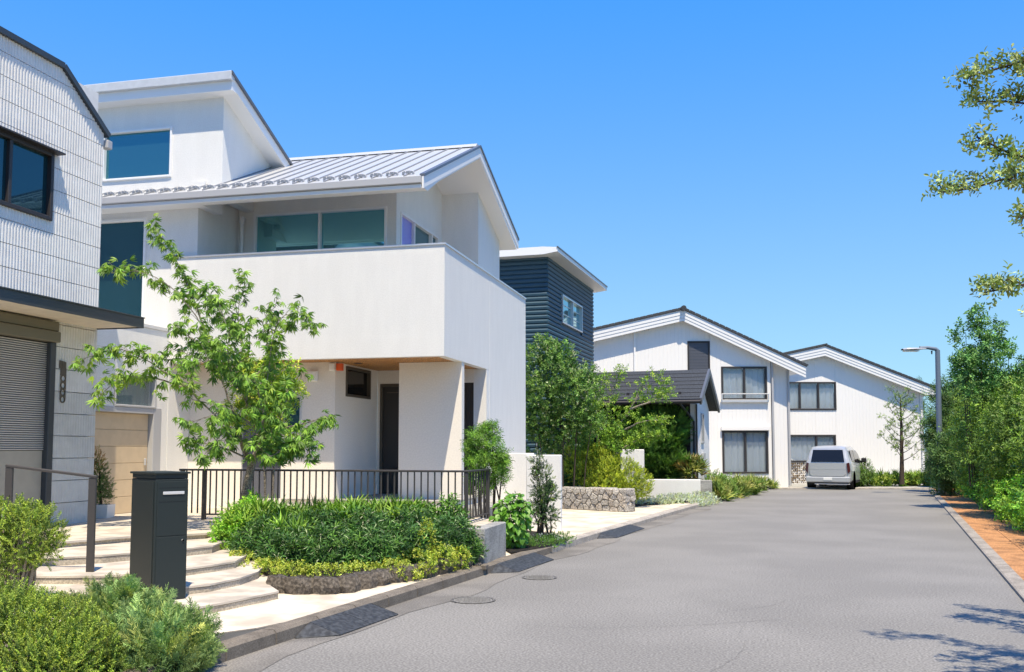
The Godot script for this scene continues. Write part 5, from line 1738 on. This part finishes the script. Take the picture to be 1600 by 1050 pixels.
	# ---- right of the porch
	bush("feathery_shrub", "tall feathery bright green shrub on bare stems beside the white wall", "shrub", Vector3(-0.25, 0.12, -15.3),
		[blob(Vector3(-0.46, 1.70, -15.30), 0.28), blob(Vector3(-0.39, 1.40, -15.30), 0.33), blob(Vector3(-0.56, 1.55, -15.30), 0.22), blob(Vector3(-0.25, 1.20, -15.30), 0.22), blob(Vector3(-0.33, 1.88, -15.30), 0.16), blob(Vector3(-0.49, 1.04, -15.30), 0.2), blob(Vector3(-0.15, 1.45, -15.30), 0.13)],
		[["willow", "leaf", 1900, 0.10, [C(0.146, 0.321, 0.031), C(0.219, 0.433, 0.037), C(0.102, 0.225, 0.024)], 0.6, 0.25, 0.2, 4.0]], 71, "", 9)
	t = bush("large_leaf_shrub", "low shrub of large heart shaped green leaves by the kerb", "shrub", Vector3(-0.02, 0.12, -14.4),
		[blob(Vector3(0.00, 0.51, -14.40), 0.25, 0.36), blob(Vector3(0.05, 0.65, -14.40), 0.22)],
		[["broad", "leaf", 200, 0.12, mid, 0.5, 0.2, 0.3]], 72, "", 6)
	rng.seed = 72
	for k in 210:
		var d := rdir(rng)
		d.z = absf(d.z) * 0.9 + 0.05 if k % 4 else d.z
		var c := Vector3(0.00, 0.54, -14.40)
		var q: Vector3 = c + d * Vector3(0.26, 0.40, 0.26) * rng.randf_range(0.75, 1.05)
		var nn := (d * 0.7 + Vector3(0, 0.5, 0.2) + rdir(rng) * 0.4).normalized()
		var dn := (Vector3.DOWN * 0.6 + d * 0.6 + rdir(rng) * 0.3)
		dn = (dn - nn * dn.dot(nn)).normalized()
		var sc := rng.randf_range(0.085, 0.135)
		var lf := piece("leaf", PM.heart, M["big_leaf_%d" % (rng.randi() % 2)], t, O)
		lf.transform = Transform3D(Basis(dn.cross(nn) * sc, dn * sc, nn * sc), q - O)
	bush("thin_dark_shrub", "thin upright dark green shrub in front of low white wall", "shrub", Vector3(0.5, 0.12, -15.7),
		[blob(Vector3(0.50, 0.98, -15.70), 0.19, 0.42), blob(Vector3(0.54, 0.56, -15.70), 0.22, 0.26), blob(Vector3(0.40, 1.34, -15.70), 0.11, 0.22), blob(Vector3(0.62, 0.82, -15.70), 0.14, 0.25), blob(Vector3(0.35, 0.62, -15.70), 0.12)],
		[["fine", "leaf", 1100, 0.09, [C(0.052, 0.096, 0.037), C(0.073, 0.137, 0.049), C(0.102, 0.193, 0.049)], 0.4, 0.2, 0.2, 4.0], ["fine", "leaf", 120, 0.07, olive_hi, 0.4, 0.5]], 73, "", 9)
	at(0, Vector3(0.55, 0.12, -15.3))
	t = root("low_plants", "low green edging plants with tiny pale flowers along the kerb", "ground cover")
	scatter("foliage", t, "fine", "leaf", [blob(Vector3(0.45, 0.14, -15.0), 0.35, 0.09, 0.5), blob(Vector3(0.75, 0.14, -15.7), 0.28, 0.08, 0.6), blob(Vector3(0.1, 0.14, -14.7), 0.3, 0.08, 0.3)], 900, 0.06, mid, 74, 1.0, 0.3, 0.5)
	scatter("flower", t, "round", "leaf", [blob(Vector3(0.5, 0.2, -15.2), 0.4, 0.05, 0.6)], 60, 0.03, [C(0.496, 0.570, 0.562)], 75, 1.0, 0.3, 0.9)

	# ---- gardens farther on
	bush("blossoming_tree", "bushy tree with pale flecked leaves before the dark blue house", "tree", Vector3(1.2, 0.1, -24.3),
		[blob(Vector3(0.97, 3.38, -24.20), 0.85), blob(Vector3(1.53, 2.89, -24.20), 0.75), blob(Vector3(0.65, 2.81, -24.20), 0.7), blob(Vector3(1.14, 3.88, -24.40), 0.5), blob(Vector3(0.82, 4.04, -24.40), 0.42), blob(Vector3(1.79, 3.39, -24.40), 0.4), blob(Vector3(1.29, 2.32, -24.20), 0.6), blob(Vector3(0.65, 2.24, -24.20), 0.45), blob(Vector3(1.92, 2.32, -24.00), 0.4), blob(Vector3(0.57, 1.76, -24.30), 0.35), blob(Vector3(1.05, 1.76, -24.40), 0.4), blob(Vector3(1.54, 1.92, -24.40), 0.35)],
		[["broad", "leaf", 3900, 0.15, [C(0.065, 0.153, 0.024), C(0.110, 0.241, 0.037), C(0.161, 0.305, 0.049)], 0.5, 0.35, 0.12, 2.2], ["round", "leaf", 600, 0.09, [C(0.496, 0.570, 0.365), C(0.438, 0.546, 0.243)], 0.6, 0.7, 0.1, 2.5]], 81, "", 10)
	# maple with layered sprays
	at(0, Vector3(2.6, 0.1, -25.5))
	t = root("open_maple", "open branched yellow green maple before the dark shingle roof", "tree")
	rng.seed = 82
	s = st()
	tips = []
	for l in [[Vector3(2.28, 0.59, -25.50), Vector3(2.46, 1.60, -25.50), Vector3(3.12, 2.61, -25.30), Vector3(3.45, 3.19, -25.20), Vector3(4.01, 3.35, -25.00)], [Vector3(2.46, 1.60, -25.50), Vector3(2.56, 2.62, -25.60), Vector3(2.74, 3.31, -25.60), Vector3(2.90, 3.64, -25.50)], [Vector3(2.37, 1.09, -25.50), Vector3(3.16, 1.77, -25.00), Vector3(3.88, 1.93, -24.80)], [Vector3(3.12, 2.61, -25.30), Vector3(3.50, 2.76, -25.00), Vector3(4.06, 2.95, -24.80)], [Vector3(2.46, 1.60, -25.50), Vector3(2.02, 2.27, -25.30), Vector3(1.94, 3.12, -25.30)], [Vector3(2.71, 1.94, -25.40), Vector3(3.32, 2.26, -24.90), Vector3(3.95, 2.34, -24.70)], [Vector3(2.56, 2.62, -25.60), Vector3(2.31, 3.22, -25.60), Vector3(2.48, 3.48, -25.60)]]:
		limb(s, tips, l, 0.035, 0.008, rng, 0.45, 0.22, 0.3)
	part("branch", s, M.bark_pale, t)
	var xs := []
	var cs := []
	for tp in tips:
		for k in 9:
			xs.append(aim(tp[0] + rdir(rng) * Vector3(0.2, 0.07, 0.2), (rdir(rng) + Vector3.UP * 0.4).normalized(), rng.randf() * TAU, rng.randf_range(0.10, 0.17)))
			cs.append(tint(rng, [C(0.322, 0.482, 0.043), C(0.219, 0.386, 0.037), C(0.146, 0.289, 0.031)]))
	mm("foliage", t, PM.broad, M.leaf, xs, cs)
	scatter("foliage", t, "broad", "leaf", [blob(Vector3(2.45, 2.11, -25.40), 0.5, 0.45), blob(Vector3(2.85, 1.77, -25.20), 0.5, 0.35), blob(Vector3(3.49, 1.93, -25.00), 0.4, 0.25), blob(Vector3(2.13, 2.62, -25.50), 0.35), blob(Vector3(1.94, 1.77, -25.30), 0.5)], 1500, 0.12, [C(0.161, 0.321, 0.024), C(0.248, 0.417, 0.037), C(0.102, 0.209, 0.024)], 83, 0.5, 0.3, 0.1, 2.0)
	bush("dark_conifer", "dense dark green clipped conifer in front of the brown wall", "conifer", Vector3(4.3, 0.1, -29.3),
		[blob(Vector3(4.43, 1.80, -29.60), 0.75, 1.0), blob(Vector3(4.83, 2.19, -29.60), 0.55, 0.7), blob(Vector3(3.97, 2.29, -29.80), 0.6, 0.7), blob(Vector3(4.59, 1.11, -29.40), 0.7, 0.5), blob(Vector3(3.67, 1.60, -29.80), 0.6, 0.7)],
		[["juniper", "needle", 4200, 0.30, [C(0.044, 0.121, 0.015), C(0.081, 0.193, 0.022), C(0.131, 0.273, 0.024)], 0.7, 0.6, 0.35, 2.0]], 84, "", 0)
	bush("golden_azalea", "rounded golden green azalea behind the dry stone wall", "shrub", Vector3(2.3, 0.1, -24.9),
		[blob(Vector3(2.09, 1.10, -25.20), 0.72, 0.55), blob(Vector3(2.71, 0.86, -24.80), 0.68, 0.5), blob(Vector3(1.77, 1.35, -25.40), 0.45), blob(Vector3(3.10, 0.70, -24.60), 0.45, 0.4), blob(Vector3(2.37, 0.62, -24.70), 0.6, 0.35), blob(Vector3(3.26, 0.54, -24.60), 0.3, 0.22)],
		[["fine", "leaf", 4800, 0.13, golden, 0.6, 0.55, 0.25, 3.0]], 85, "", 6)
	bush("under_shrub", "dark low leafy shrub between the low wall and stone wall", "shrub", Vector3(1.3, 0.1, -25.6),
		[blob(Vector3(1.36, 0.84, -25.60), 0.55, 0.4), blob(Vector3(1.03, 0.66, -25.80), 0.4, 0.3)], [["broad", "leaf", 700, 0.15, dark, 0.6, 0.3]], 86, "", 4)
	bush("spiky_plant", "small reddish green spiky plant beside the brown house front", "shrub", Vector3(5.2, 0.5, -28.8),
		[blob(Vector3(5.39, 0.93, -28.80), 0.32, 0.28)], [["blade", "leaf", 140, 0.34, [C(0.234, 0.257, 0.049), C(0.322, 0.209, 0.061), C(0.146, 0.257, 0.037)], 0.9, 0.2]], 87, "", 0)
	at(0, Vector3(5.0, 0.1, -26.8))
	t = root("pale_groundcover", "pale cream and green mound of ground cover beside the driveway", "ground cover")
	scatter("foliage", t, "round", "leaf", [blob(Vector3(4.6, 0.1, -26.6), 0.9, 0.22, 0.6), blob(Vector3(5.3, 0.1, -27.7), 0.6, 0.25, 0.8), blob(Vector3(3.7, 0.1, -26.0), 0.6, 0.12, 0.5)], 2600, 0.075, [C(0.496, 0.570, 0.438), C(0.496, 0.570, 0.268), C(0.496, 0.570, 0.536)], 88, 1.0, 0.6, 0.4, 3.0)
	var edge := [blob(Vector3(6.67, 0.29, -30.50), 0.5, 0.45), blob(Vector3(6.37, 0.47, -31.00), 0.5, 0.4), blob(Vector3(7.98, 0.18, -33.00), 0.45, 0.3)]
	bush("verge_shrub", "green roadside shrub at the corner of the planter wall", "shrub", Vector3(6.6, 0.1, -31), edge, [["broad", "leaf", 900, 0.14, [C(0.146, 0.273, 0.037), C(0.205, 0.353, 0.049)], 0.7, 0.3]], 89, "", 4)
	at(0, Vector3(7.8, 0.1, -34))
	t = root("verge_grass", "low mixed grasses along the kerb below the large gabled house", "grass")
	scatter("foliage", t, "blade", "leaf", [blob(Vector3(6.9, 0.15, -31.4), 0.7, 0.22, 1.0), blob(Vector3(7.9, 0.15, -33.4), 0.7, 0.25, 1.1), blob(Vector3(8.6, 0.15, -35.3), 0.6, 0.25, 0.9), blob(Vector3(9.7, 0.1, -37.6), 0.5, 0.15, 0.4), blob(Vector3(6.2, 0.2, -29.6), 0.5, 0.3, 0.8)], 700, 0.34, [C(0.190, 0.273, 0.049), C(0.292, 0.353, 0.061), C(0.131, 0.225, 0.037), C(0.365, 0.370, 0.097)], 90, 1.0, 0.2, 0.4)
	bush("van_shrub", "round green shrub just right of the parked van", "shrub", Vector3(14.2, 0.05, -39.5),
		[blob(Vector3(14.42, 0.61, -39.50), 0.42, 0.5), blob(Vector3(14.13, 0.43, -39.30), 0.35, 0.4)], [["broad", "leaf", 600, 0.14, [C(0.088, 0.177, 0.031), C(0.131, 0.241, 0.037)], 0.6, 0.3]], 91, "", 4)
	at(0, Vector3(16.0, 0.05, -40))
	t = root("yellow_flower_bed", "low bed of yellow flowers before the rear house wall", "flowers")
	scatter("foliage", t, "blade", "leaf", [blob(Vector3(15.3, 0.15, -40), 1.4, 0.3, 0.4), blob(Vector3(17.3, 0.15, -40.2), 1.2, 0.3, 0.5)], 380, 0.4, [C(0.205, 0.353, 0.049), C(0.292, 0.433, 0.061)], 92, 1.0, 0.2, 0.4)
	scatter("flower", t, "round", "leaf", [blob(Vector3(15.3, 0.25, -39.8), 1.4, 0.25, 0.4), blob(Vector3(17.3, 0.25, -40.0), 1.2, 0.25, 0.5)], 480, 0.10, [C(0.496, 0.570, 0.061), C(0.496, 0.570, 0.122)], 93, 1.0, 0.3, 0.4)
	# young tree before the rear house
	at(0, Vector3(15.9, 0.05, -39.3))
	t = root("thin_young_tree", "thin young tree with sparse crown before the rear gabled house", "tree")
	rng.seed = 94
	s = st()
	tips = []
	tube(s, [Vector3(15.87, 0.12, -39.30), Vector3(15.90, 1.08, -39.30), Vector3(15.92, 2.64, -39.30), Vector3(15.92, 3.69, -39.30)], [0.11, 0.08, 0.05, 0.02], 7)
	part("trunk", s, M.bark_dark, t)
	s = st()
	for k in 26:
		var y0 := 720.0 - k * 4.0
		var b := Vector3(15.95, 1.6 + (700 - y0) * 39.3 / 1500, -39.3)
		var d := Vector3(cos(k * 2.4), 0.55, sin(k * 2.4)).normalized()
		limb(s, tips, [b, b + d * 0.4, b + d * (1.15 - k * 0.03) + Vector3.UP * 0.15], 0.018, 0.006, rng, 0.3, 0.25, 0.25)
	part("branch", s, M.bark_dark, t)
	xs = []; cs = []
	for tp in tips:
		for k in 4:
			xs.append(aim(tp[0] + rdir(rng) * 0.1, (rdir(rng) + Vector3.UP * 0.3).normalized(), rng.randf() * TAU, rng.randf_range(0.09, 0.15)))
			cs.append(tint(rng, [C(0.190, 0.305, 0.061), C(0.278, 0.402, 0.085), C(0.131, 0.225, 0.049)]))
	mm("crown", t, PM.broad, M.leaf, xs, cs)

	# ---- right side: low light green shrubs along the clay verge
	var spots := [[31.0, 0.85, 0.9], [28.3, 0.85, 1.0], [25.6, 0.9, 1.0], [23.0, 0.9, 1.05], [20.4, 0.9, 1.05], [17.8, 0.9, 1.1], [15.2, 0.95, 1.15], [12.6, 1.3, 1.0]]
	var who := ["farthest light green shrub of the right verge, below the street lamp", "light green shrub on the right verge, second from the far end", "light green shrub on the right verge, third from the far end", "light green verge shrub under the tall pale leaved tree", "light green verge shrub, fourth from the frame's right edge", "light green verge shrub, third from the frame's right edge", "light green verge shrub at the frame's right edge overhanging the clay", "nearest light green verge shrub, mostly outside the frame"]
	for k in spots.size():
		var d: float = spots[k][0]
		var x: float = kerb_right(d) + 1.15 + spots[k][1] * 0.75
		var h: float = spots[k][2]
		bush("verge_bush", who[k], "shrub", Vector3(x, 0.03, -d),
			[blob(Vector3(x, 0.45 * h, -d), 0.95, 0.55 * h, 1.35), blob(Vector3(x + 0.5, 0.75 * h, -d - 0.5), 0.8, 0.5, 1.0), blob(Vector3(x - 0.35, 0.35 * h, -d + 0.4), 0.6, 0.35 * h, 0.8)],
			[["broad", "leaf", 2100, 0.16, pale_r, 0.6, 0.5, 0.3, 2.0]], 100 + k, "light green shrubs along the clay verge", 5)
	# darker mass behind
	var hs := [[18.2, 38.0, 4.4, 1.5], [16.6, 32.5, 4.0, 1.6], [14.9, 28.6, 3.6, 1.7], [13.4, 25.2, 3.3, 1.65], [12.2, 21.8, 3.1, 1.6], [11.3, 18.4, 2.9, 1.5]]
	var hl := ["tall dark olive bush at the far end of the right verge", "dense olive green bush behind the lamp pole, right of it", "dense olive bush below the tall pale leaved tree", "large dark green bush behind the verge shrubs", "large dark bush at the frame's right edge", "dark bush just outside the right edge of the frame"]
	for k in hs.size():
		var x: float = hs[k][0]; var d: float = hs[k][1]; var h: float = hs[k][2]; var r: float = hs[k][3]
		bush("roadside_bush", hl[k], "bush", Vector3(x, 0.0, -d),
			[blob(Vector3(x, h * 0.5, -d), r, h * 0.5, r), blob(Vector3(x - 0.7, h * 0.55, -d + 0.5), r * 0.6, h * 0.32, r * 0.7), blob(Vector3(x + 0.4, h * 0.78, -d - 0.2), r * 0.7, h * 0.27, r * 0.7), blob(Vector3(x - 0.4, h * 0.8, -d + 0.3), r * 0.4, h * 0.22, r * 0.4)],
			[["broad", "leaf", 4600, 0.17, hedge_r, 0.5, 0.5, 0.2, 1.6], ["willow", "leaf", 1400, 0.20, hedge_r, 0.9, 0.8, 0.2, 1.6]], 120 + k, "bushes behind the verge", 10)
	# tall pale leaved tree
	bush("pale_leaf_tree", "tall pale green tree rising above the roadside bushes", "tree", Vector3(12.18, 0.61, -25.00),
		[blob(Vector3(12.25, 3.94, -25.00), 0.6, 0.6), blob(Vector3(11.87, 4.53, -25.00), 0.36, 0.4), blob(Vector3(12.64, 4.50, -25.20), 0.45, 0.5), blob(Vector3(13.06, 4.11, -25.00), 0.36), blob(Vector3(12.03, 3.43, -25.00), 0.6), blob(Vector3(11.71, 3.73, -25.00), 0.3), blob(Vector3(13.24, 3.60, -25.00), 0.4), blob(Vector3(12.20, 4.98, -25.00), 0.2, 0.3), blob(Vector3(12.80, 3.28, -25.20), 0.5)],
		[["broad", "leaf", 1500, 0.19, [C(0.125, 0.289, 0.073), C(0.175, 0.370, 0.085), C(0.088, 0.209, 0.049)], 0.4, 0.25, 0.08, 1.8]], 131, "", 9)
	# slender bushes at the far end
	for k in [[1463, 35.0, 4.0, "slender tall bush against the rear house corner, left of lamp pole"], [1478, 31.8, 2.1, "low slender bush hiding the foot of the lamp pole"], [1425, 46.5, 4.9, "wispy tree top showing over the rear house roof"]]:
		var x: float = (k[0] - 800) / 1500.0 * k[1]
		bush("slender_bush", k[3], "bush", Vector3(x, 0, -k[1]),
			[blob(Vector3(x, k[2] * 0.3, -k[1]), 0.42, k[2] * 0.35, 0.6), blob(Vector3(x, k[2] * 0.62, -k[1]), 0.5, k[2] * 0.34, 0.5), blob(Vector3(x + 0.3, k[2] * 0.85, -k[1]), 0.28, k[2] * 0.18, 0.3)],
			[["willow", "leaf", 1500, 0.24, [C(0.102, 0.201, 0.049), C(0.146, 0.273, 0.061), C(0.073, 0.144, 0.037)], 0.6, 0.2, 0.1, 1.5]], int(k[0]), "slender bushes at the street's end", 6)
	# roadside tree reaching into the frame from the right
	at(0, Vector3(4.9, 0.03, -5.6))
	t = root("overhanging_tree", "roadside tree reaching pale leafy branches in from the right", "tree")
	rng.seed = 140
	s = st()
	tube(s, [Vector3(4.9, 0, -5.6), Vector3(4.8, 1.2, -5.55), Vector3(4.75, 2.4, -5.5), Vector3(4.6, 3.6, -5.4), Vector3(4.55, 4.5, -5.3), Vector3(4.6, 5.2, -5.35)], [0.15, 0.125, 0.105, 0.085, 0.05, 0.015], 10)
	part("trunk", s, M.bark_dark, t)
	s = st()
	tips = []
	var z0 := -4.3
	for l in [
		[Vector3(4.5, 4.2, -5.3), Vector3(3.2, 3.55, -4.6), Vector3(2.36, 3.38, -4.30), Vector3(2.21, 3.33, -4.30), Vector3(2.08, 3.30, -4.30)],
		[Vector3(4.6, 3.6, -5.4), Vector3(3.3, 3.3, -4.6), Vector3(2.41, 3.20, -4.35), Vector3(2.26, 3.22, -4.35), Vector3(2.14, 3.21, -4.35)],
		[Vector3(4.6, 3.6, -5.4), Vector3(3.2, 3.0, -4.7), Vector3(2.41, 2.91, -4.30), Vector3(2.25, 2.94, -4.30), Vector3(2.13, 3.01, -4.30)],
		[Vector3(4.7, 3.0, -5.5), Vector3(3.3, 2.75, -4.8), Vector3(2.36, 2.82, -4.30), Vector3(2.16, 2.80, -4.30), Vector3(1.94, 2.77, -4.30)],
		[Vector3(4.7, 3.0, -5.5), Vector3(3.4, 2.7, -4.7), Vector3(2.45, 2.67, -4.30), Vector3(2.31, 2.65, -4.30)],
		[Vector3(4.75, 2.4, -5.5), Vector3(3.4, 2.3, -4.8), Vector3(2.39, 2.35, -4.30), Vector3(2.20, 2.34, -4.30), Vector3(2.14, 2.30, -4.30)]]:
		limb(s, tips, l, 0.022, 0.004, rng, 0.16, 0.026, 0.055)
	var near := tips.size()
	for k in 7:      # its own crown, above and to the right of the frame
		grow(s, tips, Vector3(4.6 + 0.03 * k, 3.3 + 0.17 * k, -5.4), Vector3(cos(k * 2.4) * 0.6 + 0.45, 0.75, sin(k * 2.4) * 0.7).normalized(), 0.95, 0.04, 2, rng, 0.8, 0.1)
	for l in [
		[Vector3(4.75, 2.4, -5.5), Vector3(4.4, 2.75, -5.7), Vector3(3.9, 2.85, -5.8), Vector3(3.45, 2.75, -5.85)],
		[Vector3(4.75, 2.6, -5.5), Vector3(4.5, 3.0, -6.1), Vector3(4.15, 3.05, -6.3), Vector3(3.7, 2.95, -6.2)],
		[Vector3(4.75, 2.4, -5.5), Vector3(5.0, 2.9, -6.6), Vector3(4.8, 3.0, -7.5), Vector3(4.6, 2.9, -8.1)],
		[Vector3(4.6, 3.4, -5.4), Vector3(5.1, 3.3, -6.9), Vector3(5.2, 3.2, -7.8), Vector3(4.9, 3.1, -8.5)],
		[Vector3(4.75, 2.4, -5.5), Vector3(5.4, 2.9, -6.3), Vector3(5.9, 3.1, -7.2), Vector3(5.7, 3.1, -8.0)],
		[Vector3(4.6, 3.6, -5.4), Vector3(5.6, 3.6, -5.8), Vector3(6.3, 3.6, -6.8)]]:
		limb(s, tips, l, 0.035, 0.008, rng, 0.3, 0.09, 0.22)
	part("branch", s, M.bark_dark, t)
	xs = []; cs = []
	for i in tips.size():
		for k in (3 if i < near else 8):
			var sc := rng.randf_range(0.045, 0.075) if i < near else rng.randf_range(0.08, 0.13)
			xs.append(aim(tips[i][0] + rdir(rng) * (0.035 if i < near else 0.12), (rdir(rng) + Vector3.UP * 0.5).normalized(), rng.randf() * TAU, sc))
			cs.append(tint(rng, [C(0.292, 0.386, 0.109), C(0.409, 0.498, 0.171), C(0.190, 0.273, 0.061)]))
	mm("crown", t, PM.broad, M.leaf, xs, cs)
	# potted plant by the garage
	at(0, Vector3(-6.50, 0.49, -15.30))
	t = root("potted_plant", "bushy potted plant with reddish tips in white square pot by garage", "potted plant")
	var o := O
	s = st()
	var w := 0.15
	prism(s, [o + Vector3(-w, 0, w), o + Vector3(w, 0, w), o + Vector3(w * 1.15, 0.22, w * 1.15), o + Vector3(-w * 1.15, 0.22, w * 1.15)], Vector3(0, 0, -2 * w))
	part("pot", s, M.white_paint, t)
	s = st()
	tube(s, [o + Vector3(0, 0.2, 0), o + Vector3(-0.05, 0.8, 0)], [0.02, 0.01], 6)
	part("stem", s, M.bark_dark, t)
	scatter("foliage", t, "fine", "leaf", [blob(o + Vector3(0.0, 0.42, 0), 0.2, 0.24), blob(o + Vector3(-0.05, 0.7, 0), 0.14, 0.24)], 700, 0.07, [C(0.088, 0.161, 0.037), C(0.131, 0.225, 0.049)], 151, 0.5, 0.2, 0.2, 4.0)
	scatter("foliage_tips", t, "fine", "leaf", [blob(o + Vector3(-0.07, 0.9, 0), 0.10, 0.22)], 160, 0.06, [C(0.438, 0.225, 0.061), C(0.322, 0.273, 0.061)], 152, 0.8, 0.2, 0.2, 4.0)
